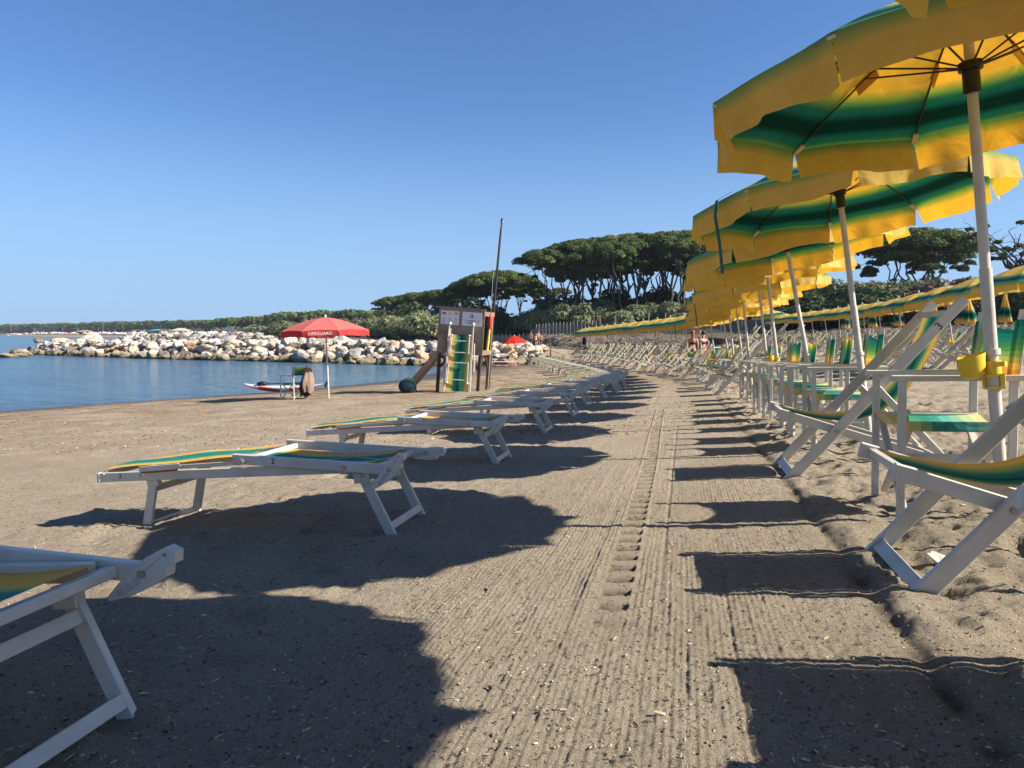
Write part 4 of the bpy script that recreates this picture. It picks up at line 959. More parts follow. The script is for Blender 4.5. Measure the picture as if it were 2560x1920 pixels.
def shrub(px, Y, topy, kind, label, grp, wd=1.0):
    X = (px-1280)/1862*Y; z0 = gz(X, Y); Ht = max(1.0, EYE+(833-topy)/1862*Y-z0); k = rr.choice(SC[kind]); s = Ht/2.6
    o = empty('shrub', (X, Y, z0-.1), (0, 0, rr.uniform(0, 6.28))); o.scale = (s*wd, s*wd, s); link_mesh('stem', SK[k][0], o); link_mesh('foliage', SK[k][1], o); tag(o, label, 'shrub', grp)
def shrubline(pts, kind, step, where, grp, desc, jy=6):
    (x0, Y0, t0), (x1, Y1, t1) = pts; n = max(2, int(abs(x1-x0)/step))
    for j in range(n):
        f = (j+.5)/n; shrub(x0+(x1-x0)*f+rr.uniform(-.3, .3)*step, Y0+(Y1-Y0)*f+rr.uniform(-jy, jy)*.5, t0+(t1-t0)*f+rr.uniform(-8, 8), kind, f'{desc}, {ORD[j+1]} from the left {where}', grp, rr.uniform(1.1, 1.5))
shrubline([(700, 150, 806), (960, 125, 800)], 'tamarisk', 15, 'behind the lifeguard umbrella', 'grey green shrubs behind the lifeguard umbrella', 'grey green tamarisk')
shrubline([(950, 118, 782), (1110, 100, 770)], 'tamarisk', 15, 'left of the tower', 'grey green shrubs left of the tower', 'grey green tamarisk')
shrubline([(1010, 122, 768), (1240, 100, 762)], 'bush', 14, 'under the low pines', 'dark bushes under the low pines', 'dark green bush')
shrubline([(1225, 92, 775), (1345, 88, 770)], 'bush', 14, 'beside the mast', 'dark bushes beside the mast', 'dark green bush')
shrubline([(1400, 97, 738), (1800, 97, 722)], 'bush', 22, 'among the grove trunks', 'bushes among the grove trunks', 'dark undergrowth bush')
shrubline([(1340, 84, 762), (1480, 80, 755)], 'tamarisk', 14, 'below the big grove', 'grey green shrubs below the big grove', 'pale tamarisk')
shrubline([(1480, 78, 770), (1580, 78, 760)], 'bush', 15, 'below the grove trunks', 'dark bushes below the grove trunks', 'dark bush')
shrubline([(1560, 76, 762), (1740, 70, 752)], 'tamarisk', 16, 'right part below the grove', 'pale shrubs right below the grove', 'pale tamarisk')
shrubline([(1740, 72, 765), (1960, 66, 740)], 'bush', 16, 'behind the front poles', 'bushes behind the front umbrella poles', 'bush')
shrubline([(1960, 64, 735), (2330, 58, 720)], 'bush', 22, 'behind the second row', 'bushes behind the second row', 'dark bush')
shrubline([(1990, 66, 706), (2330, 62, 690)], 'tamarisk', 34, 'under the broad pine', 'greenish shrubs under the broad pine', 'greenish shrub')
shrubline([(2290, 60, 690), (2470, 56, 665)], 'brown', 30, 'near the right edge', 'brownish shrubs near the right edge', 'brownish shrub')
shrubline([(2330, 56, 725), (2620, 52, 680)], 'bush', 32, 'at the right end', 'dark bushes at the right end', 'dark bush')
shrubline([(1900, 54, 815), (2600, 50, 795)], 'bush', 90, 'low on the straw bank', 'low bushes on the straw bank', 'low bush')

# far wood along the coast: nobody could count it
def far_wood():
    rs = np.random.RandomState(3); lob = []; tk = MB()
    pts = [(-600, 860), (-545, 800), (-316, 600), (-150, 400), (-77, 300), (-35, 225)]; tops = [10.6, 11, 11, 9.2, 9.8, 9.3]
    for i in range(430):
        f = rs.rand()**1.15*5; k = min(int(f), 4); g = f-k; x = pts[k][0]*(1-g)+pts[k+1][0]*g; y = pts[k][1]*(1-g)+pts[k+1][1]*g; tp = tops[k]*(1-g)+tops[k+1]*g
        y += rs.uniform(0, 45); x += rs.uniform(-6, 6)-rs.uniform(0, 18)
        r_ = rs.uniform(3.5, 6); lob.append(((x, y, tp-1.2+rs.uniform(-.5, .5)), (r_, r_, 1.5), rs.uniform(.2, .8)))
        if rs.rand() < .5: tk.tube([(x, y, .5), (x+rs.uniform(-1.5, 1.5), y, tp-1.5)], .17, 4)
        lob.append(((x, y+12, 4.2), (5, 4, 4), 0)); lob.append(((x+rs.uniform(-9, 9), y+20, 4.6), (9, 3, 5), 0))
    V, T = leaves(lob, -130, 1.1, 4)
    me = leaf_mesh('far_pine_wood', V, T, PINE); return link_mesh('far_pine_wood', me), tk
o, tk = far_wood(); tag(o, 'low dark pine wood along the distant coast', 'wood', kind='stuff'); t_ = tk.build('trunk', mat('pale_far_bark', (.30, .25, .2), .9), o); t_['kind'] = 'stuff'
rs_ = np.random.RandomState(8); lob = []
for i in range(230):
    f = rs_.rand(); px = 330+f*480; Y = 560-f*370+rs_.uniform(-15, 25); X = (px-1280)/1862*Y; r_ = rs_.uniform(1.8, 3.6); lob.append(((X, Y, 1.4+rs_.uniform(0, 1.4)+f*.8), (r_, r_, r_*.8), rs_.uniform(.2, .9)))
V, T = leaves(lob, -220, .7, 5); o = link_mesh('far_scrub', leaf_mesh('far_scrub', V, T, TAMA)); tag(o, 'green scrub in front of the distant pine wood', 'scrub', kind='stuff')

# ------------------------------------------------------------------ straw on the bank, litter on the sand
def sticks(n, samp, L, w_, mats, name, label, cat, tilt=.35, lift=.0, kinds=None):
    rs = np.random.RandomState(len(name)); V, F, M_ = [], [], []
    P0 = samp(rs, n); z = G(P0[:, 0], P0[:, 1])+detail((P0[:, 0]-Xc(P0[:, 1]))*.974, P0[:, 1], P0[:, 0])
    a = rs.uniform(0, math.pi, n); ln = rs.uniform(L[0], L[1], n); wd = rs.uniform(w_[0], w_[1], n); t = rs.uniform(-tilt, tilt, n)
    d = np.stack([np.cos(a)*np.cos(t), np.sin(a)*np.cos(t), np.sin(t)], 1)*ln[:, None]/2; p = np.stack([-np.sin(a), np.cos(a), rs.uniform(-.5, .5, n)], 1)*wd[:, None]/2
    c = np.stack([P0[:, 0], P0[:, 1], z+lift+np.abs(np.sin(t))*ln/2], 1); h = np.array([0, 0, 1])*wd[:, None]*.45
    v = np.stack([c-d-p*.6, c-d*.9+p, c+d+p*.7, c+d*.8-p, c+h-d*.2], 1).reshape(-1, 3)
    f0 = np.arange(n)[:, None]*5; tri = np.concatenate([f0+np.array(q) for q in ([0, 1, 4], [1, 2, 4], [2, 3, 4], [3, 0, 4], [0, 3, 2], [0, 2, 1])])
    mi = rs.randint(0, len(mats), n); me = build_np(name, [v], [tri], [np.tile(mi, 6)], mats); o = link_mesh(name, me); tag(o, label, cat, kind='stuff'); return o
STR = [mat('straw_pale', (.42, .35, .26), .9), mat('straw_brown', (.20, .15, .11), .9), mat('straw_dark', (.07, .05, .04), .9), mat('straw_grey', (.28, .24, .2), .9)]
CHP = [mat('chip_cream', (.50, .41, .29), .8), mat('chip_brown', (.20, .13, .075), .85), mat('chip_dark', (.05, .04, .032), .85), mat('chip_tan', (.40, .31, .2), .85), mat('shell_white', (.72, .68, .6), .6)]
def s_bank(rs, n):
    X = rs.uniform(-3, 45, n*2); Y = np.interp(X, TX, TY)+rs.uniform(-.6, 7, n*2)**1.0; return np.stack([X, Y], 1)[:n]
sticks(26000, s_bank, (.15, .6), (.015, .05), STR, 'straw_litter', 'dry grey brown plant litter covering the low bank', 'straw', .5, .02)
def s_near(rs, n):
    Y = 1.05*np.exp(rs.rand(n)*math.log(14)); X = Y*rs.uniform(-.75, .75, n); return np.stack([X, Y], 1)
sticks(15000, s_near, (.003, .014), (.002, .006), [CHP[1], CHP[2], CHP[0], CHP[3], CHP[2], CHP[1], CHP[3]], 'beach_debris', 'small shell bits, bark chips and crumbs strewn over the near sand', 'debris', .3, .001)
def s_near2(rs, n):
    Y = 1.1*np.exp(rs.rand(n)*math.log(10)); X = Y*rs.uniform(-.75, .75, n); return np.stack([X, Y], 1)
sticks(330, s_near2, (.012, .034), (.004, .012), [CHP[0], CHP[1], CHP[3], CHP[3]], 'bark_chips', 'larger bark chips and reed bits on the near sand', 'debris', .3, .001)
def s_far(rs, n):
    Y = 8*np.exp(rs.rand(n)*math.log(5)); X = Y*rs.uniform(-.72, .35, n); k = (X > np.interp(Y, WY, WX)+.6); return np.stack([X, Y], 1)[k]
def s_far_n(rs, n):
    p = s_far(rs, n*2); return p[:n]
sticks(8000, s_far_n, (.01, .045), (.006, .018), [CHP[1], CHP[2], CHP[3], CHP[1], CHP[2], CHP[0]], 'shore_debris', 'pebbles and weed crumbs on the further sand towards the water', 'debris', .3, .002)

# ------------------------------------------------------------------ fence
def fence(pts, name, label, hgt, gap, mesh_h):
    root = empty(name, (pts[0][0], pts[0][1], 0)); rnd = random.Random(len(pts)); pm = None; WM = NETM; j = 0
    for (x0, y0), (x1, y1) in zip(pts, pts[1:]):
        L = math.hypot(x1-x0, y1-y0); n = max(1, round(L/gap))
        for i in range(n):
            f = i/n; x, y = x0+(x1-x0)*f, y0+(y1-y0)*f; z = gz(x, y); f2 = (i+1)/n; xb, yb = x0+(x1-x0)*f2, y0+(y1-y0)*f2; zb = gz(xb, yb)
            b = MB(); h = hgt*rnd.uniform(.93, 1.08); b.tube([(x, y, z-.2), (x+rnd.uniform(-.05, .05), y, z+h)], .034, 6); q = b.build('post', POSTM, root); q.matrix_parent_inverse = root.matrix_world.inverted() if 0 else Matrix.Translation((-pts[0][0], -pts[0][1], 0))
            m_ = MB(); m_.add([(x, y, z), (xb, yb, zb), (xb, yb, zb+mesh_h), (x, y, z+mesh_h)], [(0, 1, 2, 3)], 0, [(0, 0), (1, 0), (1, 1), (0, 1)]); q = m_.build('net_panel', WM, root); q.matrix_parent_inverse = Matrix.Translation((-pts[0][0], -pts[0][1], 0))
    tag(root, label, 'fence'); return root
POSTM = mat('grey_fence_wood', (.36, .33, .29), .85)
NETM = D.materials.new('wire_net'); t, n, l = nodes(NETM); out = n['Material Output']; df = n['Principled BSDF']; df.inputs['Base Color'].default_value = (.18, .17, .155, 1); tp = n.new('ShaderNodeBsdfTransparent'); ms = n.new('ShaderNodeMixShader'); tc = n.new('ShaderNodeTexCoord')
sp = n.new('ShaderNodeSeparateXYZ'); l.new(tc.outputs['UV'], sp.inputs[0]); prev = None
for k, fr in ((0, 26), (1, 22)):
    a = n.new('ShaderNodeMath'); a.operation = 'MULTIPLY'; a.inputs[1].default_value = fr; l.new(sp.outputs[k], a.inputs[0]); b = n.new('ShaderNodeMath'); b.operation = 'FRACT'; l.new(a.outputs[0], b.inputs[0]); c = n.new('ShaderNodeMath'); c.operation = 'LESS_THAN'; c.inputs[1].default_value = .36; l.new(b.outputs[0], c.inputs[0])
    if prev is None: prev = c
    else:
        d = n.new('ShaderNodeMath'); d.operation = 'MAXIMUM'; l.new(prev.outputs[0], d.inputs[0]); l.new(c.outputs[0], d.inputs[1]); prev = d
l.new(prev.outputs[0], ms.inputs[0]); l.new(tp.outputs[0], ms.inputs[1]); l.new(df.outputs[0], ms.inputs[2]); l.new(ms.outputs[0], out.inputs[0])
def at(px, Y): return ((px-1280)/1862*Y, Y)
fence([at(1225, 80), at(1340, 77), at(1435, 73), at(1500, 70)], 'post_fence', 'wire fence of thin grey posts behind the bright red umbrella', 1.12, .5, .95)
fence([at(1500, 69), at(1620, 66), at(1800, 62), at(1960, 60)], 'post_fence', 'fence posts showing above the far end of the umbrella rows', 1.7, 1.5, 1.0)
fence([at(950, 118), at(1000, 110), at(1100, 96)], 'post_fence', 'pale wire fence between the lifeguard umbrella and the tower', 1.5, .8, 1.1)
fence([at(862, 132), at(885, 128)], 'post_fence', 'short stretch of wire fence showing below the lifeguard umbrella', 1.9, .9, 1.4)

# ------------------------------------------------------------------ lifeguard umbrella
LGU = umbrella_kit('lifeguard_umbrella', n=8, Rr=1.2, apex=2.16, rim=1.80, drop=.155, hubz=1.75, phase=R(-90+7+22.5), seed=11, canopy=REDC, valc=REDV, pole=WHITE, arch=1.55, pr=.024)
X, Y = -4.94, 20.0
lg = LGU.near((X, Y, gz(X, Y)), (0, R(-1.5), 0)); tag(lg, 'faded red lifeguard umbrella with white lettering on its valance', 'umbrella')
can = [o for o in lg.children if o.name.startswith('canopy')][0]
def on_valance(txt, size, ang, rad, z, lab):
    o = text_mb(txt, size, .001, 1.08).build('lettering', LETTER, can); a = R(ang)
    o.location = (rad*math.cos(a), rad*math.sin(a), z); o.rotation_euler = (R(90), 0, a+math.pi/2); o['label'] = lab
on_valance('LIFEGUARD', .108, -90+7, 1.16, 1.725, 'white word LIFEGUARD')
on_valance('SALVATAGGIO', .09, -90+7-90, 1.16, 1.725, 'white word SALVATAGGIO')

# director chair at the lifeguard umbrella with jacket and bag
X, Y = -6.05, 20.1
o = DIR[1].near((X, Y-.1, gz(X, Y)), (0, 0, R(-28))); tag(o, 'director chair with dark green back standing by the water near the lifeguard umbrella', 'director chair')
JACK = mat('brown_beige_cloth', (.26, .18, .14), .9, .15, 6); BLKC = mat('black_cloth', (.012, .012, .016), .85)
def draped(name, w_, h_, seed, m, loc, rz, thick=.05, label='', cat='jacket', top=.35):
    rnd = random.Random(seed); b = MB(); n = 24; Pn = []
    for i in range(15):
        v = i/14; ro = []
        for k in range(n):
            t = 2*math.pi*k/n; wv = (top+(1-top)*min(1, v*1.7)**.7)*(1-.25*max(0, v-.75)/.25*(1 if seed % 2 else .3)); fo = 1+.22*math.sin(5*t+seed+2*v)+.12*math.sin(9*t-3*v)
            ro.append((w_/2*wv*math.cos(t)*fo, thick*math.sin(t)*fo*(.6+wv), -h_*v+.03*math.sin(3*t+seed)*v))
        ro.append(ro[0]); Pn.append(ro)
    b.grid(Pn); o = b.build(name, m); o.location = loc; o.rotation_euler = (0, 0, rz); tag(o, label, cat); return o
zc = gz(X, Y)
draped('jacket', .34, .66, 3, JACK, (X+.62, Y-.32, zc+.86), R(60), .07, 'brown beige jacket hanging from the back of the lifeguard chair')
draped('backpack', .26, .55, 4, BLKC, (X+.52, Y-.22, zc+.66), R(40), .10, 'black backpack hanging behind the lifeguard chair, beside the jacket', 'backpack')

# rescue kayak at the water's edge
def kayak():
    root = empty('rescue_kayak', (0, 0, 0)); L = 3.5; hull = MB(); Pn = []; N = 30
    for i in range(N+1):
        t = i/N; x = -L/2+L*t; s = math.sin(math.pi*min(max(t, .001), .999))**.62; wd = .29*s; up = .16*(abs(2*t-1))**3
        ro = []
        for k in range(21):
            a = 2*math.pi*k/20; y = wd*math.cos(a); z = .14+up+(.14*s*math.sin(a) if math.sin(a) < 0 else .09*s*math.sin(a)); ro.append((x, y, z))
        Pn.append(ro)
    hull.grid(Pn); h = hull.build('hull', D.materials['white_hull'], root)
    def patch(x0, x1, v0, v1, name, m, lift=.004, sgn=-1):
        b = MB(); Pn = []
        for i in range(13):
            f = i/12; t = (x0+(x1-x0)*f+L/2)/L; s = math.sin(math.pi*t)**.62; up = .16*(abs(2*t-1))**3; ro = []
            for k in range(7):
                g = k/6; a = v0+(v1-v0)*g*(1-.65*f if sgn < 0 else 1)
                yy = -(.29*s+lift)*math.cos(a); zz = .14+up+((.14*s+lift)*math.sin(a) if math.sin(a) < 0 else (.09*s+lift)*math.sin(a)); ro.append((x0+(x1-x0)*f+.03*math.sin(9*g), yy, zz))
            Pn.append(ro)
        b.grid(Pn); b.build(name, m, root)
    RED = D.materials['bright_red_paint']
    patch(-.95, .05, -.75, .9, 'red_panel', RED); patch(1.35, .35, -.6, .95, 'red_panel', RED)
    for k in range(7):
        x = -1.52+k*.062; b = MB(); b.beam((x, -.235-.01*k, .185), (x+.03, -.24-.01*k, .245), .002, .022, (0, 1, 0)); b.build('lettering', RED, root)
    st = MB(); st.ball((-.95, 0, .30), .16, 8, sc_=(1.3, 1, .5)); st.build('seat', BLACKP, root)
    pd = MB(); pd.tube([(-.75, -.05, .28), (.9, -.02, .34)], .018, 8); pd.ball((-.62, -.05, .29), .1, 6, sc_=(1.6, .6, .25)); pd.ball((1.1, -.02, .36), .1, 6, sc_=(2, .6, .2)); pd.build('paddle', BLACKP, root)
    rud = MB(); rud.beam((1.74, 0, .18), (1.86, 0, .38), .012, .07); rud.build('rudder', BLACKP, root)
    return root
mat('white_hull', (.72, .72, .70), .35, .04); mat('bright_red_paint', (.62, .05, .03), .4)
k = kayak(); X, Y = -8.05, 26.2; k.location = (X, Y, gz(X, Y)+.02); k.rotation_euler = (0, R(-1.5), R(-22)); tag(k, 'white and red rescue kayak lying at the water edge', 'kayak')

# ------------------------------------------------------------------ lifeguard tower
TX0, TY0 = -1.50, 22.4
tz = gz(TX0, TY0)
tw = empty('lifeguard_tower', (TX0, TY0, tz-.03), (0, R(4.2), R(-13))); tw.scale = (1.07, 1, 1); tag(tw, 'brown wooden lifeguard tower with plywood front, two signs and a ladder', 'lifeguard tower')
hw_, hd_ = .62, .55
for sx in (-1, 1):
    for sy in (-1, 1):
        b = MB(); b.beam((sx*(hw_-.04), sy*(hd_-.04), -.2), (sx*(hw_-.04), sy*(hd_-.04), 2.42), .085, .085, (0, 1, 0)); b.build('post', DARKWOOD if sx < 0 or sy < 0 else WOOD, tw)
b = MB(); b._box((0, -hd_-.012, 1.83), (hw_*2+.06, .022, 1.34), 0); fp = b.build('front_panel', PANELW, tw)
b = MB(); b._box((-hw_-.012, .01, 1.83), (.02, hd_*2, 1.30), 0); b.build('side_panel', PANELW, tw)
b = MB(); b._box((0, 0, 1.20), (hw_*2-.01, hd_*2-.01, .05), 0); b.build('floor', WOOD, tw)
b = MB(); b._box((0, hd_+.01, 1.55), (hw_*2, .02, .6), 0); b.build('back_panel', DARKWOOD, tw)
for c, sz in (((hw_+.012, 0, 2.38), (.03, hd_*2+.06, .13)), ((hw_+.012, 0, 1.24), (.03, hd_*2+.06, .14)), ((0, hd_+.02, 2.38), (hw_*2, .03, .13)), ((0, -hd_-.0, 2.505), (hw_*2+.08, .07, .03))):
    b = MB(); b._box(c, sz, 0); b.build('rail', WOOD, tw)
for a, c in (((-hw_+.05, -hd_+.04, .72), (-.18, -hd_+.04, 1.17)), ((hw_-.05, -hd_+.06, .72), (hw_-.05, -.1, 1.17)), ((hw_-.05, hd_-.06, .72), (hw_-.05, .05, 1.17)), ((-hw_+.05, hd_-.04, .72), (-.18, hd_-.04, 1.17)), ((hw_-.05, -hd_+.04, .72), (.2, -hd_+.04, 1.17))):
    b = MB(); b.beam(a, c, .045, .07); b.build('brace', DARKWOOD, tw)
for sy in (-1, 1):
    b = MB(); b.beam((-hw_-.02, sy*.24-.1, 1.22), (-hw_-.98, sy*.24-.1, -.07), .045, .13); b.build('ladder_stringer', PALEWOOD, tw)
for q in range(4):
    f = .16+.2*q; x, z = -hw_-.02-.96*f, 1.22-1.29*f; b = MB(); b._box((x, -.1, z), (.12, .46, .035), 0); b.build('ladder_step', PALEWOOD, tw)
# signs on the front panel (flat print)
SGW = mat('white_sign_board', (.66, .66, .68), .5, .02); PR = mat('red_print', (.55, .03, .05), .6); PY = mat('pale_yellow_print', (.66, .62, .30), .6); PN = mat('dark_blue_print', (.04, .05, .16), .6); PG = mat('grey_print', (.3, .3, .34), .6)
def sign(cx, cz, w_, h_, kind, label):
    b = MB(); b._box((cx, -hd_-.028, cz), (w_, .008, h_), 0); s_ = b.build('sign', SGW, tw); s_['label'] = label; y = -hd_-.034
    def q(x, z, ww, hh, m, nm='print'):
        c = MB(); c._box((cx+x, y, cz+z), (ww, .003, hh), 0); c.build(nm, m, s_)
    if kind == 0:
        for i in range(3):
            x = (-.33+.33*i)*w_
            if i < 2: q(x, .3*h_, .2*w_, .16*h_, (PR, PY)[i], 'flag')
            else: q(x, .34*h_, .2*w_, .08*h_, PR, 'flag'); q(x, .26*h_, .2*w_, .08*h_, PY, 'flag')
            q(x, -.08*h_, .13*w_, .035*h_, PN, 'text_line')
            for k in range(5): q(x, -(.19+.055*k)*h_, (.2-.02*(k % 3))*w_, .018*h_, PG, 'text_line')
    else:
        for a0, a1 in ((90, 210), (210, 330), (330, 90)):
            p0 = (cx+.17*h_*1.3*math.cos(R(a0)), y, cz+.2*h_+.24*h_*math.sin(R(a0))); p1 = (cx+.17*h_*1.3*math.cos(R(a1)), y, cz+.2*h_+.24*h_*math.sin(R(a1)))
            c = MB(); c.beam(p0, p1, .003, .02, (0, 1, 0) if 0 else (0, 1, 0)); c.build('triangle_edge', PR, s_)
        q(.0, .22*h_, .035, .07, PN, 'bather_symbol'); q(.015, .13*h_, .10, .014, PN, 'bather_symbol')
        for k, (ww, z) in enumerate(((.86, -.10), (.34, -.16), (.72, -.26), (.30, -.32))): q(0, z*h_, ww*w_, .03*h_, PN, 'text_line')
sign(-.33, 2.20, .52, .40, 0, 'white notice explaining red and yellow flags'); sign(.30, 2.20, .56, .40, 1, 'white warning notice with a red triangle')
# flag mast
b = MB(); b.tube([(0, 0, 0), (.05, 0, 2.6), (.16, 0, 5.25)], [.045, .042, .028], 10); b.build('mast', DARKIRON).name = 'mast'
ms_ = D.objects['mast']; ms_.location = (TX0+.76, TY0+.42, gz(TX0+.7, TY0)-.05); ms_.rotation_euler = (0, R(3.0), 0); tag(ms_, 'thin dark flag mast standing at the right side of the lifeguard tower', 'mast')
b = MB(); b.tube([(-.03, -.05, 2.5), (-.02, -.05, 3.4), (.06, -.02, 4.6), (.14, -.03, 5.1)], .006, 5); r_ = b.build('halyard', ROPE, ms_); b = MB(); b.ball((.18, 0, 5.12), .035, 6); b.build('pulley', STEEL, ms_)
# rescue tube hanging at the open side
b = MB(); b.tube([(0, 0, 0), (0, 0, -.06), (0, 0, -.12), (0, 0, -.38), (0, 0, -.44)], [.015, .05, .075, .06, .04], 12); rt = b.build('rescue_tube', mat('red_foam', (.55, .03, .02), .6)); rt.location = (TX0+.87, TY0-.2, tz+2.3); rt.rotation_euler = (0, R(5), 0); tag(rt, 'red and yellow rescue tube hanging at the open side of the tower', 'rescue tube')
b = MB(); b.tube([(0, 0, -.44), (-.01, 0, -.8), (-.02, 0, -1.1)], [.03, .045, .04], 10); b.build('float', mat('yellow_foam', (.7, .5, .07), .6), rt)
b = MB(); b.tube([(0, 0, 0), (.01, 0, .25)], .008, 6); b.build('cord', mat('red_cord', (.5, .04, .03), .7), rt)
b = MB(); b._box((0, 0, 0), (.04, .10, .62), 0); bd = b.build('wooden_board', PALEWOOD); bd.location = (TX0+.40, TY0-.72, tz+.55); bd.rotation_euler = (R(-6), R(4), 0); tag(bd, 'small orange wooden board behind the lounger leaning on the tower', 'board')

# lounger leaning upright against the tower
ln = empty('leaning_lounger', (TX0-.10, TY0-1.03, gz(TX0, TY0-1)), (R(-11.5), R(2.2), R(-10))); ln.scale = (1.12, 1, 1); tag(ln, 'striped lounger leaning upright against the front of the lifeguard tower', 'sun lounger')
for s in (-1, 1):
    b = MB(); b.beam((s*.345, 0, 0), (s*.30, 0, 1.86), .05, .035, (0, 1, 0)); b.build('side_rail', WHITE, ln)
    b = MB(); b.beam((s*.245, -.045, 1.12), (s*.235, -.045, 1.66), .025, .03, (0, 1, 0)); b.ball((s*.235, -.05, 1.66), .035, 6); b.build('leg', PLASTIC, ln)
    b = MB(); b.beam((s*.27, -.045, .28), (s*.255, -.045, .88), .025, .03, (0, 1, 0)); b.ball((s*.275, -.05, .27), .038, 6); b.build('leg', PLASTIC, ln)
    b = MB(); b.beam((s*.335, -.03, 1.2 if s > 0 else 1.5), (s*.32, -.03, 1.98), .025, .03, (0, 1, 0)); b.ball((s*.31, -.03, 2.0), .04, 6, sc_=(1, 1, 1.4)); b.build('back_tube', PLASTIC, ln)
b = MB(); b.beam((.41, -.0, .62), (.37, .02, 1.45), .025, .03, (0, 1, 0)); b.build('back_tube', PLASTIC, ln)
for z in (.01, .36, .86, 1.16, 1.50):
    b = MB(); b.beam((-.27, -.03 if z > .1 else 0, z), (.27, -.03 if z > .1 else 0, z), .028, .028); b.build('crossbar', WHITE, ln)
b = MB(); b.grid([[((u-.5)*.60*(1-.07*v), .012+.02*math.sin(math.pi*u), .03+1.66*v) for u in [k/10 for k in range(11)]] for v in [k/12 for k in range(13)]], 0, [[(k/10, v/12) for k in range(11)] for v in range(13)]); b.build('sling', SEATC, ln)
# round teal bag at the foot of the ladder
b = MB(); b.ball((0, 0, 0), .27, 12, sc_=(1, .42, .82)); b.ball((.1, .02, -.1), .17, 8, sc_=(1.2, .8, .8)); bg_ = b.build('round_bag', mat('dark_teal_nylon', (.010, .030, .040), .85, .3, 8, spec=.1, bump=.5, bscale=6)); X, Y = -3.05, 21.7; bg_.location = (X, Y, gz(X, Y)+.19); bg_.rotation_euler = (0, R(12), .3); tag(bg_, 'dark teal round bag at the foot of the tower ladder', 'bag')
b = MB(); b.tube([(-.2, -.1, .15), (-.05, -.14, .28), (.15, -.1, .2), (.25, -.08, 0)], .012, 6); b.build('handle', BLACKP, bg_)

# ------------------------------------------------------------------ people
def skinned(name, joints, edges, m, parent=None, root=0):
    me = D.meshes.new(name); me.from_pydata([j[:3] for j in joints], edges, []); o = D.objects.new(name, me); C.link(o)
    md = o.modifiers.new('s', 'SKIN'); md.use_smooth_shade = True; sk = me.skin_vertices[0].data
    for i, j in enumerate(joints): sk[i].radius = (j[3], j[4] if len(j) > 4 else j[3]*.8)
    sk[root].use_root = True
    o.modifiers.new('u', 'SUBSURF').levels = 1; bpy.context.view_layer.update()
    m2 = D.meshes.new_from_object(o.evaluated_get(bpy.context.evaluated_depsgraph_get())); o.modifiers.clear(); o.data = m2; m2.name = name; m2.materials.clear(); m2.materials.append(m)
    for p in m2.polygons: p.use_smooth = True
    if parent: o.parent = parent
    return o
def person(loc, rz, pose, label, cloth=NAVY, hair=HAIRD, sc_=1.0, top=None, tall=False, longhair=False):
    """pose: dict of joint overrides; stands on its origin, faces -y"""
    J = dict(pel=(0, 0, .93), che=(0, 0, 1.22), nek=(0, 0, 1.43), hd=(0, -.01, 1.55), ht=(0, -.01, 1.66), sl=(-.17, 0, 1.38), el=(-.22, .03, 1.12), wl=(-.22, -.03, .88), fl=(-.22, -.05, .78), sr=(.17, 0, 1.38), er=(.22, .03, 1.12), wr=(.22, -.03, .88), fr=(.22, -.05, .78), hl=(-.09, 0, .88), kl=(-.10, -.02, .48), al=(-.10, .02, .09), tl=(-.10, -.13, .03), hr=(.09, 0, .88), kr=(.10, -.02, .48), ar=(.10, .02, .09), tr=(.10, -.13, .03))
    J.update(pose); RD = dict(pel=(.14, .10), che=(.15, .10), nek=(.055, .05), hd=(.078, .09), ht=(.07, .08), sl=(.055, .055), el=(.042, .04), wl=(.028, .025), fl=(.035, .015), hl=(.09, .09), kl=(.058, .058), al=(.038, .042), tl=(.04, .025))
    nm = list(J); jt = [J[k]+RD.get(k, RD.get(k[0]+'l')) for k in nm]; ix = {k: i for i, k in enumerate(nm)}
    E = [(ix[a], ix[b]) for a, b in (('pel', 'che'), ('che', 'nek'), ('nek', 'hd'), ('hd', 'ht'), ('che', 'sl'), ('sl', 'el'), ('el', 'wl'), ('wl', 'fl'), ('che', 'sr'), ('sr', 'er'), ('er', 'wr'), ('wr', 'fr'), ('pel', 'hl'), ('hl', 'kl'), ('kl', 'al'), ('al', 'tl'), ('pel', 'hr'), ('hr', 'kr'), ('kr', 'ar'), ('ar', 'tr'))]
    root = empty('person', loc, (0, 0, rz)); root.scale = (sc_,)*3
    skinned('body', jt, E, SKIN, root)
    def mid(a, b, f): return tuple(J[a][k]*(1-f)+J[b][k]*f for k in range(3))
    sj = [mid('pel', 'che', .22)+(.150, .112), J['pel']+(.155, .118), J['hl']+(.105, .108), mid('hl', 'kl', .55)+(.095, .1), J['hr']+(.105, .108), mid('hr', 'kr', .55)+(.095, .1)]
    skinned('shorts', sj, [(0, 1), (1, 2), (2, 3), (1, 4), (4, 5)], cloth, root, 1)
    h = J['ht']; b = MB(); b.ball((h[0], h[1]+.02, h[2]-.0), .098, 8, sc_=(.9, 1.05, 1.0))
    if longhair: b.tube([(h[0], h[1]+.06, h[2]), (h[0], h[1]+.10, h[2]-.15), (h[0], h[1]+.12, h[2]-.32)], [.06, .06, .03], 8)
    b.build('hair', hair, root)
    if top: skinned('top', [mid('pel', 'che', .55)+(.18, .14), mid('che', 'nek', .45)+(.185, .14)], [(0, 1)], top, root)
    return tag(root, label, 'person')
BRN = mat('brown_hair', (.09, .05, .025), .6); PINK = mat('pink_cloth', (.65, .16, .19), .8)
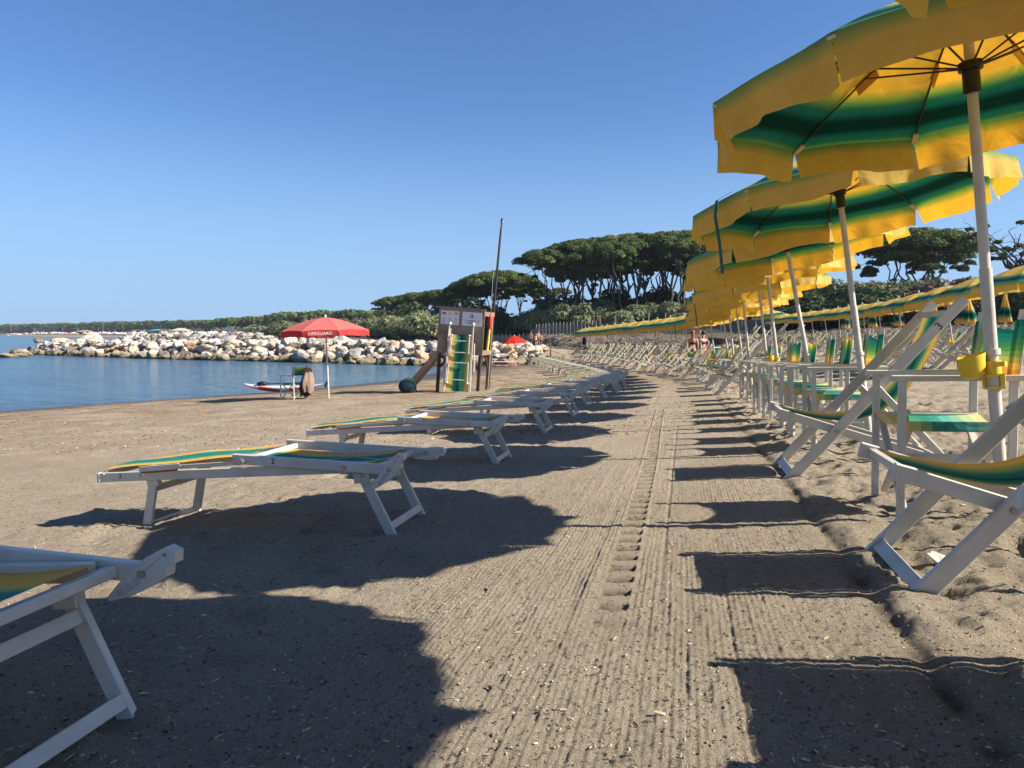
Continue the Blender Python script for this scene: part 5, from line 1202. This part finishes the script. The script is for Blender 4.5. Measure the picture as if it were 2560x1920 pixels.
for px, py, hgt, rz, lab, po, cl, hr in ((1327, 857, 1.45, 2.6, 'shirtless boy in dark shorts standing leftmost by the fence', {}, BLKC, BRN), (1345.5, 856, 1.5, .4, 'shirtless boy behind two others by the fence', {'wr': (.1, -.2, 1.1), 'fr': (.05, -.22, 1.15)}, NAVY, BRN),
        (1352, 855, 1.25, 3.0, 'bare chested child in navy shorts at the right of the group by the fence', {}, NAVY, HAIRD), (1340, 857, 1.25, .8, 'smallest child in the middle of the group by the fence', {}, BLKC, BRN)):
    Y = 68 if px != 1345.5 else 68.8; X = (px-1280)/1862*Y; person((X, Y, gz(X, Y)+.0), rz, po, lab, cl, hr, hgt/1.75)
X, Y = (1731-1280)/1862*30.5, 30.5
person((X, Y, gz(X, Y)), math.pi-.2, {}, 'red haired woman standing with her back turned beneath the far umbrellas', BLKC, REDHAIR, .97, longhair=True, top=BLKC)
X, Y = (1757-1280)/1862*31.5, 31.5
person((X, Y, gz(X, Y)), math.pi+.5, {'er': (.30, .0, 1.52), 'wr': (.16, -.02, 1.72), 'fr': (.1, -.02, 1.76), 'el': (-.33, .05, 1.2), 'wl': (-.2, 0, 1.0), 'fl': (-.15, 0, .97)}, 'person with one arm raised standing right of the red haired woman', PINK, HAIRD, .93, top=NAVY)
X, Y = (1268-1280)/1862*48.5, 48.5; zz = gz(X, Y)+.30
LIE = dict(pel=(0, 0, .16), che=(0, .32, .18), nek=(0, .52, .2), hd=(0, .64, .24), ht=(0, .74, .27), sl=(-.17, .46, .17), el=(-.24, .22, .12), wl=(-.2, -.02, .1), fl=(-.18, -.1, .1), sr=(.17, .46, .17), er=(.24, .22, .12), wr=(.2, -.02, .1), fr=(.18, -.1, .1), hl=(-.09, -.05, .15), kl=(-.12, -.38, .55), al=(-.12, -.62, .12), tl=(-.12, -.75, .08), hr=(.09, -.05, .15), kr=(.1, -.44, .48), ar=(.1, -.75, .12), tr=(.1, -.88, .08))
person((X-.1, Y, zz), R(95), LIE, 'sunbather lying on back with knees up below the bright red umbrella', BLKC, HAIRD)
X, Y = (1114-1280)/1862*40, 40
person((X, Y, gz(X, Y)), 1.2, {'che': (0, -.2, 1.15), 'nek': (0, -.36, 1.2), 'hd': (0, -.45, 1.2), 'ht': (0, -.53, 1.18), 'sl': (-.17, -.32, 1.16), 'sr': (.17, -.32, 1.16), 'el': (-.2, -.36, .9), 'er': (.2, -.36, .9), 'wl': (-.15, -.42, .66), 'wr': (.15, -.42, .66), 'fl': (-.13, -.44, .58), 'fr': (.13, -.44, .58)}, 'person bending forward at the shore, partly hidden by the tower legs', BLKC, HAIRD, .95)

# things around the bright red umbrella
RU = umbrella_kit('red_umbrella', n=8, Rr=.84, apex=1.92, rim=1.48, drop=.04, hubz=1.45, phase=R(-90), seed=15, canopy=BRED, valc=BRED, arch=1.5, pr=.02)
X, Y = .25, 48.3; o = RU.near((X, Y, gz(X, Y)), (0, R(-3), 0)); tag(o, 'bright red beach umbrella at the breakwater root', 'umbrella')
lb = empty('low_sunbed', (-.55, 48.0, gz(-.55, 48.0)), (0, 0, R(5)))
b = MB(); b.beam((-.95, -.28, .26), (.85, -.28, .28), .03, .03); b.beam((-.95, .28, .26), (.85, .28, .28), .03, .03); [q.build('rail', WHITE, lb) for q in pieces(b)]
for x in (-.8, .7):
    for y in (-.28, .28): b = MB(); b.beam((x, y, 0), (x+.08, y, .27), .025, .025); b.build('leg', WHITE, lb)
b = MB(); b._box((-.05, 0, .29), (1.75, .5, .015), 0); b.build('mattress', mat('grey_white_towel', (.55, .52, .52), .9), lb); tag(lb, 'low sunbed with the sunbather at the breakwater root', 'sunbed')
b = MB(); b.grid([[(-.8+1.6*i/12, -.3+.6*j/6, .03+.02*math.sin(i*1.7+j)) for j in range(7)] for i in range(13)]); tw2 = b.build('pink_towel', PINK); tw2.location = (-.4, 47.4, gz(-.4, 47.4)+.02); tag(tw2, 'pink and orange towel spread on the sand by the low sunbed', 'towel')
fs = empty('folded_stroller', (1.15, 48.2, gz(1.15, 48.2)), (0, 0, .2))
for a, c in (((-.45, 0, .95), (.35, 0, .15)), ((-.45, .3, .95), (.35, .3, .15)), ((-.2, 0, .1), (.1, 0, .55)), ((-.2, .3, .1), (.1, .3, .55)), ((-.45, 0, .95), (-.45, .3, .95)), ((.35, 0, .15), (.75, .15, .12))):
    b = MB(); b.tube([a, c], .018, 6); b.build('tube', BLACKP, fs)
for a in ((-.2, 0, .1), (-.2, .3, .1), (.35, 0, .12), (.35, .3, .12)): b = MB(); b.tube([(a[0], a[1]-.02, a[2]), (a[0], a[1]+.02, a[2])], .09, 12); b.build('wheel', BLACKP, fs)
b = MB(); b.grid([[(-.40+.6*i/6, .02+.26*j/3, .88-.6*i/6+.05*math.sin(i)) for j in range(4)] for i in range(7)]); b.build('cloth', mat('pinkish_cloth', (.5, .3, .28), .9), fs); tag(fs, 'folded black stroller with a towel right of the bright red umbrella', 'stroller')
# post, orange sack and rope at the foot of the straw bank
X, Y = (1376-1280)/1862*55, 55; b = MB(); b.tube([(0, 0, -.2), (.02, 0, .95)], .05, 8); p_ = b.build('wooden_post', PALEWOOD); p_.location = (X, Y, gz(X, Y)); tag(p_, 'short wooden post at the foot of the straw bank', 'post')
o = draped('orange_sack', .34, .40, 5, mat('orange_plastic', (.75, .13, .04), .5), (X-.22, Y-.1, gz(X, Y)+.42), 0, .13, 'orange sack leaning on the short wooden post', 'sack', .5)
b = MB(); X2_, Y2_ = (1472-1280)/1862*54, 54; z1, z2 = gz(X, Y)+.85, gz(X2_, Y2_)+.55
b.tube([(X+(X2_-X)*f, Y+(Y2_-Y)*f, z1*(1-f)+z2*f-.35*math.sin(math.pi*f)) for f in [i/10 for i in range(11)]], .018, 5); tag(b.build('rope', ROPE), 'pale rope sagging from the short post to the far end of the chairs', 'rope')
x, y, hd = row(ROW1[22], 1.38); draped('black_bag', .26, .52, 6, BLKC, (x-.75, y-.3, gz(x, y)+1.62), 0, .08, 'black bag hanging under the farthest front row umbrella', 'bag')
# towels on chairs
x, y, hd = row(29.5, 2.6); o = draped('yellow_towel', .42, .95, 8, mat('yellow_towel', (.66, .60, .20), .9), (x+.6, y, gz(x, y)+1.02), 0, .05, 'yellow towel hanging over a chair near the standing women', 'towel', .8)
x, y, hd = row(29.0, 1.7); o = DECK.far((x, y, gz(x, y)), (0, 0, hd-1.2)); tag(o, 'deckchair turned aside with its teal sling towards the path, before the two women', 'deckchair')

# ------------------------------------------------------------------ far huts and beach
def hut(px, Y, w_, h_, roofm, wallm, label, kind=0):
    X = (px-1280)/1862*Y; z = gz(X, Y); r0 = empty('beach_hut', (X, Y, z)); 
    b = MB(); b._box((0, 0, h_*.3), (w_*.9, 4, h_*.6), 0); wl_ = b.build('wall', wallm, r0)
    b = MB()
    if kind == 0: b.add([(-w_/2, -2.6, h_*.6), (w_/2, -2.6, h_*.6), (w_/2, 2.6, h_*.6), (-w_/2, 2.6, h_*.6), (-w_*.15, 0, h_), (w_*.15, 0, h_)], [(0, 1, 5, 4), (1, 2, 5), (2, 3, 4, 5), (3, 0, 4), (0, 3, 2, 1)])
    else: b.add([(-w_/2, -2.6, h_*.55), (w_/2, -2.6, h_*.8), (w_/2, 2.6, h_*.8), (-w_/2, 2.6, h_*.55), (0, -2.6, h_), (0, 2.6, h_)], [(0, 4, 5, 3), (4, 1, 2, 5), (0, 1, 4), (3, 5, 2), (0, 3, 2, 1)])
    b.build('roof', roofm, r0)
    for q in range(3): b = MB(); b._box((-w_*.28+q*w_*.28, -2.03, h_*.25), (w_*.14, .06, h_*.32), 0); b.build('window', DARKWOOD, r0)
    tag(r0, label, 'hut')
TILE = mat('red_brown_tiles', (.42, .2, .13), .9); BLU = mat('light_blue_roof', (.16, .45, .62), .6); BEI = mat('beige_wall', (.5, .43, .33), .9); SOL = mat('dark_solar_roof', (.08, .09, .12), .4); ORG = mat('orange_wall', (.5, .22, .1), .9)
hut(391, 400, 9.5, 2.9, BLU, TILE, 'distant beach hut with a curved light blue roof', 1)
hut(454, 380, 9, 3.4, BEI, BEI, 'distant beige hut with a low pitched roof, right of the blue roofed one')
hut(572, 330, 7.5, 3.0, SOL, ORG, 'distant reddish hut with dark roof panels, rightmost of the huts')
hut(215, 520, 11, 3.0, TILE, ORG, 'distant hut with a brown tiled roof, leftmost of the huts')
rs_ = np.random.RandomState(12); V_, F_, M_ = [], [], []
for i in range(420):
    f = rs_.rand(); px = 20+f*560; Y = 620-f*300+rs_.uniform(-20, 15); X = (px-1280)/1862*Y; r_ = rs_.uniform(.5, 1.1); z = max(gz(X, Y), .2)+rs_.uniform(.2, 1.4)
    n = 8; v = [(X, Y, z+.5)]+[(X+r_*math.cos(a), Y+r_*math.sin(a), z) for a in [2*math.pi*k/n for k in range(n)]]
    off = sum(len(q) for q in V_); V_.append(np.array(v)); F_.append(np.array([(0, 1+k, 1+(k+1) % n) for k in range(n)])+off); M_.append(np.full(n, rs_.choice([0, 0, 0, 1, 2, 3])))
o = link_mesh('far_beach_parasols', build_np('far_beach_parasols', V_, F_, M_, [mat('far_white', (.72, .70, .66), .8), mat('far_red', (.55, .08, .06), .8), mat('far_blue', (.25, .5, .65), .8), mat('far_sand', (.45, .38, .3), .9)])); tag(o, 'tiny white, red and blue parasols crowding the distant beach', 'parasols', kind='stuff')
b = MB(); Pn = [[(px_, Y_, z_) for z_ in (0,)] for px_, Y_ in ()]
# a pale flat stone half buried beside the nearest deckchair
st = rock_mesh(91, 3); st.materials.append(mat('pale_beige_stone', (.48, .43, .36), .8)); X, Y = (2372-1280)/1862*2.62, 2.62
tag(link_mesh('flat_stone', st, None, (X, Y, gz(X, Y)+.035), (.5, .3, .4), (.055, .035, .02)), 'pale flat stone standing in the sand beside the nearest deckchair', 'stone')

# ------------------------------------------------------------------ air
def haze():
    x0, x1, y0, y1, z0, z1 = -2000, 1600, -60, 1700, -4.2, 22
    b = MB(); b._box(((x0+x1)/2, (y0+y1)/2, (z0+z1)/2), (x1-x0, y1-y0, z1-z0), 0)
    m = D.materials.new('pale_air'); t, n, l = nodes(m); n.remove(n['Principled BSDF']); v = n.new('ShaderNodeVolumePrincipled'); v.inputs['Color'].default_value = (.75, .85, 1, 1); v.inputs['Density'].default_value = .0002; v.inputs['Anisotropy'].default_value = .3
    l.new(v.outputs[0], n['Material Output'].inputs['Volume']); o = b.build('haze', m); tag(o, kind='stuff'); return o
haze()
